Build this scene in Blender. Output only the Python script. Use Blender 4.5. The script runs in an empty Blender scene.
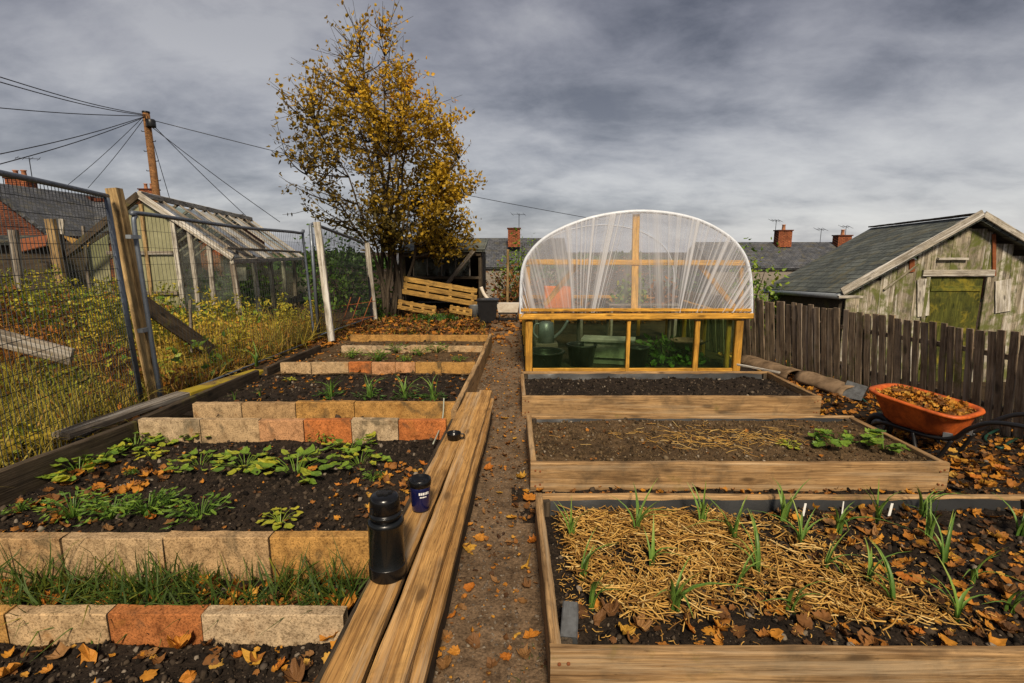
import bpy, math, random
import numpy as np
from mathutils import Vector, Matrix

rng = np.random.default_rng(11)
R = random.Random(11)
SC = bpy.context.scene
COL = SC.collection

# ------------------------------------------------------------------ survey of the plot
F_PX, EYE = 520.0, 1.5
PITCH = math.atan((341.5 - 250) / F_PX)


def ray(u, v):
    a = (u - 512) / F_PX
    b = -(v - 341.5) / F_PX
    return (a, math.cos(PITCH) + b * math.sin(PITCH), -math.sin(PITCH) + b * math.cos(PITCH))


def gr(u, v, z=0.0):
    """where a sight line meets the level z"""
    r = ray(u, v)
    t = (z - EYE) / r[2]
    return Vector((r[0] * t, r[1] * t, z))


def at(u, v, Y):
    """where a sight line meets the distance Y"""
    r = ray(u, v)
    t = Y / r[1]
    return Vector((r[0] * t, Y, EYE + r[2] * t))


# ------------------------------------------------------------------ numeric noise
def _h(ix, iy, s):
    n = (ix * 374761393 + iy * 668265263 + s * 974711) & 0x7FFFFFFF
    n = (n ^ (n >> 13)) * 1274126177 & 0x7FFFFFFF
    n = n ^ (n >> 16)
    return (n & 0xFFFF) / 65535.0


def vnoise(x, y, s=0):
    x = np.asarray(x, float); y = np.asarray(y, float)
    ix = np.floor(x).astype(np.int64); iy = np.floor(y).astype(np.int64)
    fx = x - ix; fy = y - iy
    fx = fx * fx * (3 - 2 * fx); fy = fy * fy * (3 - 2 * fy)
    a = _h(ix, iy, s); b = _h(ix + 1, iy, s); c = _h(ix, iy + 1, s); d = _h(ix + 1, iy + 1, s)
    return (a * (1 - fx) + b * fx) * (1 - fy) + (c * (1 - fx) + d * fx) * fy - 0.5


def fbm(x, y, o=4, s=0):
    t = 0; amp = 1.0
    x = np.asarray(x, float); y = np.asarray(y, float)
    for k in range(o):
        t = t + amp * vnoise(x * 2 ** k, y * 2 ** k, s + k)
        amp *= 0.5
    return t


def smooth(e0, e1, x):
    t = np.clip((np.asarray(x, float) - e0) / (e1 - e0), 0, 1)
    return t * t * (3 - 2 * t)


def terrain(x, y):
    x = np.asarray(x, float); y = np.asarray(y, float)
    z = -0.8 * smooth(4.4, 6.5, x)
    z = z - 1.8 * smooth(16, 30, y)
    z = z + 0.45 * smooth(-4.2, -7.0, x) * smooth(3, 6, y) * (1 - smooth(8.5, 10, y))
    z = z - 0.6 * smooth(-9, -16, x)
    z = z + 0.03 * fbm(x * 0.9, y * 0.9, 3, 5)
    return z - 0.02


# ------------------------------------------------------------------ materials
class Mat:
    def __init__(s, name, rough=0.8, spec=0.3):
        s.m = bpy.data.materials.new(name); s.m.use_nodes = True
        s.t = s.m.node_tree; s.t.nodes.clear()
        s.out = s.t.nodes.new('ShaderNodeOutputMaterial')
        s.b = s.t.nodes.new('ShaderNodeBsdfPrincipled')
        s.t.links.new(s.b.outputs[0], s.out.inputs[0])
        s.b.inputs['Roughness'].default_value = rough
        s.b.inputs['Specular IOR Level'].default_value = spec

    def n(s, typ, **kw):
        nd = s.t.nodes.new('ShaderNode' + typ)
        for k, v in kw.items():
            if k.startswith('i_'):
                key = k[2:]
                inp = nd.inputs[int(key)] if key.isdigit() else nd.inputs[key.replace('_', ' ')]
                if hasattr(v, 'type') and hasattr(v, 'links'):
                    s.t.links.new(v, inp)
                else:
                    inp.default_value = v
            else:
                setattr(nd, k, v)
        return nd

    def link(s, a, b): s.t.links.new(a, b)

    def coords(s, scale=(1, 1, 1), rand=True, kind='Object'):
        tc = s.n('TexCoord')
        mp = s.n('Mapping'); mp.inputs['Scale'].default_value = scale
        if rand:
            oi = s.n('ObjectInfo')
            mul = s.n('Math', operation='MULTIPLY', i_0=oi.outputs['Random'], i_1=37.0)
            add = s.n('VectorMath', operation='ADD', i_0=tc.outputs[kind], i_1=mul.outputs[0])
            s.link(add.outputs[0], mp.inputs[0])
        else:
            s.link(tc.outputs[kind], mp.inputs[0])
        return mp.outputs[0]

    def noise(s, vec, scale, detail=4, rough=0.55, dist=0.0):
        nd = s.n('TexNoise'); nd.inputs['Scale'].default_value = scale
        nd.inputs['Detail'].default_value = detail; nd.inputs['Roughness'].default_value = rough
        nd.inputs['Distortion'].default_value = dist
        s.link(vec, nd.inputs['Vector'])
        return nd.outputs['Fac']

    def ramp(s, fac, stops):
        nd = s.n('ValToRGB')
        e = nd.color_ramp.elements
        while len(e) < len(stops): e.new(0.5)
        for el, (p, c) in zip(e, stops):
            el.position = p
            el.color = (*c, 1) if len(c) == 3 else c
        s.link(fac, nd.inputs[0])
        return nd.outputs[0]

    def mix(s, fac, a, b, mode='MIX'):
        nd = s.n('Mix', data_type='RGBA', blend_type=mode)
        for sock, v in ((nd.inputs[0], fac), (nd.inputs[6], a), (nd.inputs[7], b)):
            if hasattr(v, 'links'): s.link(v, sock)
            else: sock.default_value = v if not isinstance(v, tuple) or len(v) == 4 else (*v, 1)
        return nd.outputs[2]

    def bump(s, h, strength=0.4, dist=0.01):
        nd = s.n('Bump'); nd.inputs['Strength'].default_value = strength; nd.inputs['Distance'].default_value = dist
        s.link(h, nd.inputs['Height']); s.link(nd.outputs[0], s.b.inputs['Normal'])

    def color(s, c):
        if hasattr(c, 'links'): s.link(c, s.b.inputs['Base Color'])
        else: s.b.inputs['Base Color'].default_value = (*c, 1)


def wood(name, light, dark, stain=None, stain_amt=0.5, moss=None, moss_cut=0.6, rough=0.8, grain=1.0, bump=0.35, bleach=None, fine_amt=0.8, bleach_amt=0.8):
    m = Mat(name, rough, 0.2)
    v = m.coords((1, 1, 1))
    mp = m.n('Mapping'); mp.inputs['Scale'].default_value = (0.8 * grain, 22 * grain, 22 * grain); m.link(v, mp.inputs[0])
    g1 = m.noise(mp.outputs[0], 2.2, 5, 0.6, 0.9)
    mp2 = m.n('Mapping'); mp2.inputs['Scale'].default_value = (2.2 * grain, 130 * grain, 130 * grain); m.link(v, mp2.inputs[0])
    mpb = m.n("Mapping"); mpb.inputs["Scale"].default_value = (1.0, 2.5, 2.5); m.link(v, mpb.inputs[0])
    g2 = m.noise(mp2.outputs[0], 2.0, 3, 0.6)
    big = m.noise(mpb.outputs[0], 2.6, 4, 0.6)
    c = m.ramp(g1, [(0.3, dark), (0.5, tuple((a + b) / 2 for a, b in zip(light, dark))), (0.66, light)])
    fine = m.ramp(g2, [(0.36, (0.36, 0.32, 0.28)), (0.52, (0.98, 0.97, 0.95)), (0.7, (1.2, 1.18, 1.12))])
    c = m.mix(fine_amt, c, fine, 'MULTIPLY')
    mp3 = m.n('Mapping'); mp3.inputs['Scale'].default_value = (1.1 * grain, 48 * grain, 48 * grain); m.link(v, mp3.inputs[0])
    cr = m.noise(mp3.outputs[0], 1.3, 4, 0.55, 0.4)
    c = m.mix(m.ramp(cr, [(0.485, (0, 0, 0)), (0.5, (0.75,) * 3), (0.515, (0, 0, 0))]), c, tuple(x * 0.3 for x in dark))
    blot = m.ramp(big, [(0.32, (0.5, 0.46, 0.42)), (0.5, (0.98, 0.97, 0.95)), (0.66, (1.18, 1.14, 1.05))])
    c = m.mix(0.7, c, blot, 'MULTIPLY')
    # per piece brightness
    oi = m.n('ObjectInfo')
    pv = m.ramp(oi.outputs['Random'], [(0.0, (0.72, 0.70, 0.68)), (0.5, (0.95, 0.93, 0.9)), (1.0, (1.15, 1.15, 1.12))])
    c = m.mix(0.8, c, pv, 'MULTIPLY')
    # knots
    mpk = m.n('Mapping'); mpk.inputs['Scale'].default_value = (3.0, 9, 9); m.link(v, mpk.inputs[0])
    vo = m.n('TexVoronoi'); vo.inputs['Scale'].default_value = 1.0; m.link(mpk.outputs[0], vo.inputs['Vector'])
    k = m.ramp(vo.outputs['Distance'], [(0.09, (1, 1, 1)), (0.2, (0, 0, 0))])
    c = m.mix(k, c, tuple(x * 0.45 for x in dark))
    if stain:
        sn = m.noise(v, 5.0, 5, 0.65, 0.5)
        sf = m.ramp(sn, [(0.5, (0, 0, 0)), (0.72, (stain_amt,) * 3)])
        c = m.mix(sf, c, stain)
    if bleach:
        bn = m.noise(mp.outputs[0], 0.9, 5, 0.7, 0.3)
        bf = m.ramp(bn, [(0.52, (0, 0, 0)), (0.64, (bleach_amt,) * 3)])
        c = m.mix(bf, c, bleach)
    if moss:
        mn = m.noise(v, 3.5, 6, 0.7, 0.3)
        mf = m.ramp(mn, [(moss_cut - 0.06, (0, 0, 0)), (moss_cut + 0.08, (0.9,) * 3)])
        c = m.mix(mf, c, moss)
    m.color(c)
    h = m.mix(0.5, g1, g2)
    m.bump(h, bump, 0.006)
    return m.m


def concrete(name):
    """kerb blocks: buff concrete, tinted per block through the object colour"""
    m = Mat(name, 0.9, 0.2)
    v = m.coords()
    oi = m.n('ObjectInfo')
    n1 = m.noise(v, 15, 8, 0.75, 0.3)
    n2 = m.noise(v, 120, 4, 0.7)
    n3 = m.noise(v, 4.0, 5, 0.6, 0.8)
    c = m.mix(1.0, oi.outputs['Color'], m.ramp(n1, [(0.3, (0.36, 0.31, 0.25)), (0.5, (0.92, 0.9, 0.86)), (0.7, (1.3, 1.26, 1.18))]), 'MULTIPLY')
    c = m.mix(0.8, c, m.ramp(n2, [(0.38, (0.35, 0.32, 0.28)), (0.52, (1.05, 1.05, 1.05))]), 'MULTIPLY')
    c = m.mix(m.ramp(n3, [(0.56, (0, 0, 0)), (0.68, (0.7,) * 3)]), c, (0.05, 0.045, 0.028))
    n4 = m.noise(v, 6.5, 5, 0.65, 0.4)
    c = m.mix(m.ramp(n4, [(0.58, (0, 0, 0)), (0.7, (0.45,) * 3)]), c, (0.32, 0.14, 0.03))
    m.color(c)
    m.bump(m.mix(0.5, n1, n2), 0.6, 0.008)
    return m.m


def soil(name, a, b, speck=0.0, bumpd=0.02):
    m = Mat(name, 0.95, 0.15)
    v = m.coords(rand=False)
    n1 = m.noise(v, 14, 8, 0.75)
    n2 = m.noise(v, 1.7, 4, 0.6)
    n3 = m.noise(v, 90, 3, 0.6)
    f = m.mix(0.35, n1, n2)
    c = m.ramp(f, [(0.36, a), (0.62, b)])
    c = m.mix(0.8, c, m.ramp(n3, [(0.32, (0.4, 0.38, 0.36)), (0.62, (1.25, 1.2, 1.15))]), 'MULTIPLY')
    if speck:
        vo = m.n('TexVoronoi'); vo.inputs['Scale'].default_value = 70; m.link(v, vo.inputs['Vector'])
        sf = m.ramp(vo.outputs['Distance'], [(0.10, (speck,) * 3), (0.2, (0, 0, 0))])
        sel = m.ramp(vo.outputs['Color'], [(0.6, (0, 0, 0)), (0.75, (1, 1, 1))])
        c = m.mix(m.mix(1.0, sf, sel, 'MULTIPLY'), c, (0.32, 0.27, 0.2))
    m.color(c)
    m.bump(m.mix(0.4, n1, n3), 0.9, bumpd)
    return m.m


def tinted(name, stops, rough=0.7, spec=0.25, trans=0.0, objcol=False, noise_amt=0.5, nscale=40, attr='tint'):
    """colour from a per-vertex tint (kind of leaf, straw or clod), or from the object colour"""
    m = Mat(name, rough, spec)
    v = m.coords(rand=False)
    if objcol:
        oi = m.n('ObjectInfo'); c = oi.outputs['Color']
    else:
        at_ = m.n('Attribute', attribute_name=attr)
        c = m.ramp(at_.outputs['Fac'], stops)
    n1 = m.noise(v, nscale, 4, 0.6)
    c = m.mix(noise_amt, c, m.ramp(n1, [(0.35, (0.5, 0.46, 0.42)), (0.6, (1.15, 1.15, 1.12))]), 'MULTIPLY')
    m.color(c)
    if trans:
        tr = m.n('BsdfTranslucent'); m.link(c, tr.inputs[0])
        mx = m.n('MixShader'); mx.inputs[0].default_value = trans
        m.link(m.b.outputs[0], mx.inputs[1]); m.link(tr.outputs[0], mx.inputs[2]); m.link(mx.outputs[0], m.out.inputs[0])
    m.bump(n1, 0.3, 0.004)
    return m.m


def plain(name, col, rough=0.5, metal=0.0, var=0.3, nscale=12, bump=0.15, spec=0.4, coat=0.0, objcol=False, var_lo=(0.55, 0.52, 0.5)):
    m = Mat(name, rough, spec)
    v = m.coords()
    n1 = m.noise(v, nscale, 5, 0.65, 0.3)
    base = (*col, 1)
    if objcol:
        base = m.n('ObjectInfo').outputs['Color']
    c = m.mix(var, base, m.ramp(n1, [(0.35, var_lo), (0.62, (1.12, 1.12, 1.12))]), 'MULTIPLY') if objcol else m.mix(1.0, m.mix(0.0, base, base), m.mix(var, (1, 1, 1, 1), m.ramp(n1, [(0.35, var_lo), (0.62, (1.12, 1.12, 1.12))])), 'MULTIPLY')
    m.color(c)
    m.b.inputs['Metallic'].default_value = metal
    m.b.inputs['Coat Weight'].default_value = coat
    rr = m.ramp(n1, [(0.3, (min(1, rough + 0.15),) * 3), (0.7, (max(0.02, rough - 0.1),) * 3)])
    m.link(rr, m.b.inputs['Roughness'])
    m.bump(n1, bump, 0.004)
    return m.m


# ------------------------------------------------------------------ mesh builder
def frame_of(d, up=(0, 0, 1)):
    x = Vector(d).normalized(); u = Vector(up)
    y = u.cross(x)
    if y.length < 1e-5: y = Vector((0, 1, 0)).cross(x)
    y.normalize(); z = x.cross(y)
    return x, y, z


def wm(o):
    m = o.matrix_basis.copy()
    return wm(o.parent) @ m if o.parent else m


def put(o, parent, world):
    if parent:
        o.parent = parent
        o.matrix_basis = wm(parent).inverted() @ world
    else:
        o.matrix_basis = world


class MB:
    def __init__(s): s.v = []; s.f = []; s.k = 0

    def add(s, V, F):
        s.v.extend([tuple(p) for p in V]); s.f.extend([tuple(i + s.k for i in f) for f in F]); s.k += len(V)
        return s

    def box(s, c, d, rz=0.0, M=None):
        c = Vector(c); hx, hy, hz = d[0] / 2, d[1] / 2, d[2] / 2
        Mx = M or Matrix.Rotation(rz, 3, 'Z')
        V = [c + Mx @ Vector((x, y, z)) for x in (-hx, hx) for y in (-hy, hy) for z in (-hz, hz)]
        return s.add(V, [(0, 1, 3, 2), (4, 6, 7, 5), (0, 4, 5, 1), (2, 3, 7, 6), (0, 2, 6, 4), (1, 5, 7, 3)])

    def bar(s, a, b, w, t, up=(0, 0, 1)):
        a = Vector(a); b = Vector(b)
        x, y, z = frame_of(b - a, up)
        M = Matrix((x, y, z)).transposed()
        return s.box((a + b) / 2, ((b - a).length, w, t), M=M)

    def tube(s, pts, r, n=8, closed=False):
        pts = [Vector(p) for p in pts]; m = len(pts)
        rs = r if hasattr(r, '__len__') else [r] * m
        V = []; prev = None
        for i, p in enumerate(pts):
            if closed: d = pts[(i + 1) % m] - pts[i - 1]
            else: d = pts[min(i + 1, m - 1)] - pts[max(i - 1, 0)]
            x = d.normalized()
            if prev is None:
                prev = Vector((0, 0, 1)).cross(x)
                if prev.length < 0.1: prev = Vector((0, 1, 0)).cross(x)
            y = (prev - x * prev.dot(x)).normalized(); prev = y; z = x.cross(y)
            for k in range(n):
                a = 2 * math.pi * k / n
                V.append(p + (y * math.cos(a) + z * math.sin(a)) * rs[i])
        F = []
        for i in range(m if closed else m - 1):
            j = (i + 1) % m
            for k in range(n):
                F.append((i * n + k, i * n + (k + 1) % n, j * n + (k + 1) % n, j * n + k))
        if not closed:
            F.append(tuple(range(n - 1, -1, -1))); F.append(tuple((m - 1) * n + k for k in range(n)))
        return s.add(V, F)

    def lathe(s, prof, c=(0, 0, 0), n=32, axis=None):
        c = Vector(c); V = []; m = len(prof)
        M = axis or Matrix.Identity(3)
        for r, z in prof:
            for k in range(n):
                a = 2 * math.pi * k / n
                V.append(c + M @ Vector((r * math.cos(a), r * math.sin(a), z)))
        F = [(i * n + k, i * n + (k + 1) % n, (i + 1) * n + (k + 1) % n, (i + 1) * n + k) for i in range(m - 1) for k in range(n)]
        F.append(tuple(range(n - 1, -1, -1))); F.append(tuple((m - 1) * n + k for k in range(n)))
        return s.add(V, F)

    def quad(s, a, b, c, d, t=0.0):
        """a slab through four corners, t thick against its normal"""
        P = [Vector(p) for p in (a, b, c, d)]
        if not t: return s.add(P, [(0, 1, 2, 3)])
        nrm = (P[1] - P[0]).cross(P[3] - P[0]).normalized() * t
        Q = [p - nrm for p in P]
        return s.add(P + Q, [(0, 1, 2, 3), (7, 6, 5, 4), (0, 4, 5, 1), (1, 5, 6, 2), (2, 6, 7, 3), (3, 7, 4, 0)])

    def poly(s, pts, t, nrm):
        """a flat outline given thickness t along nrm"""
        P = [Vector(p) for p in pts]; n = len(P); off = Vector(nrm).normalized() * t
        Q = [p + off for p in P]
        F = [tuple(range(n)), tuple(range(2 * n - 1, n - 1, -1))] + [(i, (i + 1) % n, (i + 1) % n + n, i + n) for i in range(n)]
        return s.add(P + Q, F)

    def build(s, name, mat, parent=None, smooth=False, color=None):
        V = np.array(s.v, float)
        return arr(name, V, s.f, mat, parent, smooth, color)


def arr(name, V, F, mat, parent=None, smooth=False, color=None, tint=None):
    """link arrays as ONE mesh object, its origin at the middle of its base"""
    V = np.asarray(V, float)
    lo, hi = V.min(0), V.max(0)
    base = Vector(((lo[0] + hi[0]) / 2, (lo[1] + hi[1]) / 2, lo[2]))
    me = bpy.data.meshes.new(name)
    L = V - np.array(base)
    if isinstance(F, np.ndarray):
        nv, nf, k = len(V), len(F), F.shape[1]
        me.vertices.add(nv); me.vertices.foreach_set('co', L.astype(np.float32).ravel())
        me.loops.add(nf * k); me.loops.foreach_set('vertex_index', F.astype(np.int32).ravel())
        me.polygons.add(nf); me.polygons.foreach_set('loop_start', np.arange(0, nf * k, k, dtype=np.int32))
        me.update(calc_edges=True); me.validate()
    else:
        me.from_pydata(L.tolist(), [], F); me.update()
    if smooth: me.polygons.foreach_set('use_smooth', np.ones(len(me.polygons), bool))
    if tint is not None:
        a = me.attributes.new('tint', 'FLOAT', 'POINT'); a.data.foreach_set('value', np.asarray(tint, np.float32))
    me.materials.append(mat)
    o = bpy.data.objects.new(name, me); COL.objects.link(o)
    put(o, parent, Matrix.Translation(base))
    if color: o.color = (*color, 1)
    return o


def plank(name, a, b, w, t, mat, parent=None, up=(0, 0, 1), warp=0.004, chip=0.002, color=None, ch=None, roll=0.0, seg=0.12):
    """a sawn board from a to b: w across, t along up; local X is the grain"""
    a = Vector(a); b = Vector(b); L = (b - a).length
    x, y, z = frame_of(b - a, up)
    if roll:
        q = Matrix.Rotation(roll, 3, x); y = q @ y; z = q @ z
    n = max(2, int(L / seg) + 1); ch = ch or min(w, t) * 0.12 + 0.001
    V = []; sd = R.randrange(999)
    ring = [(-w / 2 + ch, -t / 2), (w / 2 - ch, -t / 2), (w / 2, -t / 2 + ch), (w / 2, t / 2 - ch), (w / 2 - ch, t / 2), (-w / 2 + ch, t / 2), (-w / 2, t / 2 - ch), (-w / 2, -t / 2 + ch)]
    for i in range(n + 1):
        s_ = i / n; px = -L / 2 + L * s_
        oy = warp * float(fbm(px * 1.3 + sd, 0.5, 3, 1)); oz = warp * float(fbm(px * 1.3 + sd, 7.5, 3, 2))
        for (p, q) in ring:
            V.append((px + (R.uniform(-1, 1) * chip if i in (0, n) else 0), p + oy + R.uniform(-1, 1) * chip, q + oz + R.uniform(-1, 1) * chip))
    F = []
    for i in range(n):
        for k in range(8):
            F.append((i * 8 + k, (i + 1) * 8 + k, (i + 1) * 8 + (k + 1) % 8, i * 8 + (k + 1) % 8))
    F.append(tuple(range(8))); F.append(tuple(n * 8 + k for k in range(7, -1, -1)))
    me = bpy.data.meshes.new(name); me.from_pydata(V, [], F); me.update(); me.materials.append(mat)
    o = bpy.data.objects.new(name, me); COL.objects.link(o)
    Mw = Matrix((x, y, z)).transposed().to_4x4(); Mw.translation = (a + b) / 2
    put(o, parent, Mw)
    if color: o.color = (*color, 1)
    return o


def tag(o, label, cat, group=None, kind=None):
    o['label'] = label; o['category'] = cat
    if group: o['group'] = group
    if kind: o['kind'] = kind
    return o


def thing(name, label, cat, loc, group=None, rz=0.0):
    o = bpy.data.objects.new(name, None); COL.objects.link(o)
    o.empty_display_size = 0.1
    o.matrix_basis = Matrix.Translation(Vector(loc)) @ Matrix.Rotation(rz, 4, 'Z')
    return tag(o, label, cat, group)


def setting(o, kind='structure', label=None, cat=None):
    o['kind'] = kind
    if label: o['label'] = label
    if cat: o['category'] = cat
    return o


def dup(root, loc=None, rz=None, scale=None, label=None, group=None, color=None):
    c = root.copy(); COL.objects.link(c)
    if loc is not None:
        sc = scale or 1.0
        c.matrix_basis = Matrix.Translation(Vector(loc)) @ Matrix.Rotation(rz or 0, 4, 'Z') @ Matrix.Diagonal((sc, sc, sc, 1))
    if label: c['label'] = label
    if group: c['group'] = group
    if color: c.color = (*color, 1)
    for ch in root.children:
        d = ch.copy(); COL.objects.link(d); d.parent = c
        for g in ch.children:
            e = g.copy(); COL.objects.link(e); e.parent = d
    return c


# ------------------------------------------------------------------ scattering (one mesh)
def rot_zxy(n, tilt=0.3, g=rng):
    a = g.uniform(0, 2 * np.pi, n); t = g.normal(0, tilt, n); u = g.normal(0, tilt, n)
    ca, sa, ct, st, cu, su = np.cos(a), np.sin(a), np.cos(t), np.sin(t), np.cos(u), np.sin(u)
    Z = np.zeros((n, 3, 3)); X = np.zeros((n, 3, 3)); Y = np.zeros((n, 3, 3))
    Z[:, 0, 0] = ca; Z[:, 0, 1] = -sa; Z[:, 1, 0] = sa; Z[:, 1, 1] = ca; Z[:, 2, 2] = 1
    X[:, 0, 0] = 1; X[:, 1, 1] = ct; X[:, 1, 2] = -st; X[:, 2, 1] = st; X[:, 2, 2] = ct
    Y[:, 1, 1] = 1; Y[:, 0, 0] = cu; Y[:, 0, 2] = su; Y[:, 2, 0] = -su; Y[:, 2, 2] = cu
    return X @ Y @ Z


def scatter(temps, pos, rot, scale, tint):
    """copies of triangle/quad templates (all faces the same size) at pos; returns V, F, T"""
    n = len(pos); pick = rng.integers(0, len(temps), n)
    Vs, Fs, Ts = [], [], []; k = 0
    scale = np.asarray(scale, float)
    if scale.ndim == 1: scale = scale[:, None]
    for j, (V, F) in enumerate(temps):
        ix = np.nonzero(pick == j)[0]
        if not len(ix): continue
        V = np.asarray(V, float); F = np.asarray(F, int)
        W = np.einsum('nij,nvj->nvi', rot[ix], V[None] * scale[ix][:, None, :]) + np.asarray(pos)[ix][:, None, :]
        G = F[None] + (np.arange(len(ix)) * len(V))[:, None, None] + k
        Vs.append(W.reshape(-1, 3)); Fs.append(G.reshape(-1, F.shape[1])); Ts.append(np.repeat(np.asarray(tint)[ix], len(V)))
        k += len(ix) * len(V)
    return np.concatenate(Vs), np.concatenate(Fs), np.concatenate(Ts)


def ico(sub=0):
    import bmesh
    bm = bmesh.new(); bmesh.ops.create_icosphere(bm, subdivisions=sub + 1, radius=1.0)
    V = np.array([v.co[:] for v in bm.verts]); F = np.array([[v.index for v in f.verts] for f in bm.faces]); bm.free()
    return V, F


def clod_temps(sub=1, k=6, rough=0.35):
    out = []
    for _ in range(k):
        V, F = ico(sub)
        V = V * (1 + rough * rng.uniform(-1, 1, (len(V), 1))) * np.array([1, rng.uniform(.6, 1), rng.uniform(.5, .9)])
        out.append((V, F))
    return out


def leaf_temp(curl=0.3, lobes=True, seed=0):
    """a five lobed leaf one unit long, triangles fanned from the midrib, curled"""
    g = np.random.default_rng(seed)
    tip = [(0, -0.06), (0.20, -0.02), (0.36, 0.04), (0.34, 0.17), (0.46, 0.28), (0.43, 0.40), (0.31, 0.44), (0.32, 0.58), (0.22, 0.66), (0.14, 0.70), (0, 0.90)] if lobes else [(0, 0), (0.16, 0.12), (0.24, 0.3), (0.25, 0.5), (0.19, 0.7), (0.1, 0.86), (0, 1.0)]
    o = [(x, y) for x, y in tip] + [(-x, y) for x, y in reversed(tip[1:-1])]
    o = np.array(o) + g.normal(0, 0.038, (len(o), 2))
    mid = np.array([0, 0.3]); inner = mid + (o - mid) * 0.55
    P = np.concatenate([[mid], inner, o]); n = len(o)
    F = []
    for i in range(n):
        j = (i + 1) % n
        F += [(0, 1 + i, 1 + j), (1 + i, 1 + n + i, 1 + n + j), (1 + i, 1 + n + j, 1 + j)]
    x, y = P[:, 0], P[:, 1]
    z = curl * (x * x * 1.6 + (y - 0.3) ** 2 * 1.0) + g.normal(0, 0.05 * (0.3 + abs(curl) * 0.6), len(P)) + curl * g.uniform(-.6, .6) * x * (y - .3) * 2
    z[0] = -0.0
    return np.stack([x, y - 0.3, z], 1), np.array(F)


def strip_temp(L=1.0, w=0.05, bend=0.3, n=5, droop=0.0, fold=0.35, taper=True, seed=0):
    """a grass or onion blade: folded strip growing up Z, bending to +Y"""
    V = []
    for i in range(n + 1):
        s = i / n
        ww = w * (1 - s ** 2 * 0.95) if taper else w
        ang = bend * s + droop * s ** 3
        z = L * (s - 0.15 * bend * s * s); y = L * (0.5 * bend * s * s + 0.35 * droop * s ** 3); z -= L * 0.3 * droop * s ** 3
        V += [(-ww / 2, y, z), (0, y + ww * fold, z - ww * fold * 0.3), (ww / 2, y, z)]
    F = []
    for i in range(n):
        a = i * 3; b = a + 3
        F += [(a, a + 1, b + 1, b), (a + 1, a + 2, b + 2, b + 1)]
    return np.array(V), np.array(F)


def sheet(name, x0, x1, y0, y1, res, zf, mat, parent=None, smooth=True):
    nx = max(2, int((x1 - x0) / res)); ny = max(2, int((y1 - y0) / res))
    X, Y = np.meshgrid(np.linspace(x0, x1, nx + 1), np.linspace(y0, y1, ny + 1))
    Z = zf(X, Y)
    V = np.stack([X, Y, Z + 0 * X], -1).reshape(-1, 3)
    i = np.arange(ny)[:, None] * (nx + 1) + np.arange(nx)[None]
    F = np.stack([i, i + 1, i + nx + 2, i + nx + 1], -1).reshape(-1, 4)
    return arr(name, V, F, mat, parent, smooth)


def catmull(P, k=6):
    P = [Vector(p) for p in P]; out = []
    for i in range(len(P) - 1):
        a = P[max(i - 1, 0)]; b = P[i]; c = P[i + 1]; d = P[min(i + 2, len(P) - 1)]
        for j in range(k):
            t = j / k
            out.append(0.5 * ((2 * b) + (c - a) * t + (2 * a - 5 * b + 4 * c - d) * t * t + (3 * b - a - 3 * c + d) * t ** 3))
    out.append(P[-1]); return out


ORD = ['first', 'second', 'third', 'fourth', 'fifth', 'sixth', 'seventh', 'eighth', 'ninth', 'tenth', 'eleventh', 'twelfth', 'thirteenth']

# ================================================================== camera, light, sky
cam = bpy.data.cameras.new('camera'); camo = bpy.data.objects.new('camera', cam); COL.objects.link(camo)
cam.sensor_width = 36.0; cam.lens = 36.0 * F_PX / 1024; cam.clip_end = 3000; cam.clip_start = 0.02
camo.location = (0, 0, EYE); camo.rotation_euler = (math.pi / 2 - PITCH, 0, 0)
SC.camera = camo
SUN_DIR = Vector((0.06, -0.88, 0.80)).normalized()
sun = bpy.data.lights.new('sun', 'SUN'); suno = bpy.data.objects.new('sun', sun); COL.objects.link(suno)
sun.energy = 1.5; sun.angle = math.radians(10); sun.color = (1.0, 0.85, 0.65)
suno.rotation_euler = SUN_DIR.to_track_quat('Z', 'Y').to_euler()

w = bpy.data.worlds.new('World'); SC.world = w; w.use_nodes = True
nt = w.node_tree; nt.nodes.clear()
out = nt.nodes.new('ShaderNodeOutputWorld'); bg = nt.nodes.new('ShaderNodeBackground'); nt.links.new(bg.outputs[0], out.inputs[0])
bg.inputs['Strength'].default_value = 0.1
sky = nt.nodes.new('ShaderNodeTexSky'); sky.sky_type = 'NISHITA'; sky.sun_disc = False
sky.sun_elevation = math.asin(SUN_DIR.z); sky.sun_rotation = math.atan2(SUN_DIR.x, SUN_DIR.y)


def WN(t, **k):
    nd = nt.nodes.new('ShaderNode' + t)
    for a, b in k.items(): setattr(nd, a, b)
    return nd


tc = WN('TexCoord'); sp = WN('SeparateXYZ'); nt.links.new(tc.outputs['Generated'], sp.inputs[0])
zc = WN('Math', operation='MAXIMUM'); nt.links.new(sp.outputs[2], zc.inputs[0]); zc.inputs[1].default_value = 0.0
za = WN('Math', operation='ADD'); nt.links.new(zc.outputs[0], za.inputs[0]); za.inputs[1].default_value = 0.30
dx = WN('Math', operation='DIVIDE'); nt.links.new(sp.outputs[0], dx.inputs[0]); nt.links.new(za.outputs[0], dx.inputs[1])
dy = WN('Math', operation='DIVIDE'); nt.links.new(sp.outputs[1], dy.inputs[0]); nt.links.new(za.outputs[0], dy.inputs[1])
cb = WN('CombineXYZ'); nt.links.new(dx.outputs[0], cb.inputs[0]); nt.links.new(dy.outputs[0], cb.inputs[1])
cm = WN('Mapping'); cm.inputs['Scale'].default_value = (0.95, 1.25, 1); cm.inputs['Location'].default_value = (7.35, 4.2, 0); cm.inputs['Rotation'].default_value = (0, 0, 0.25)
nt.links.new(cb.outputs[0], cm.inputs[0])


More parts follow.
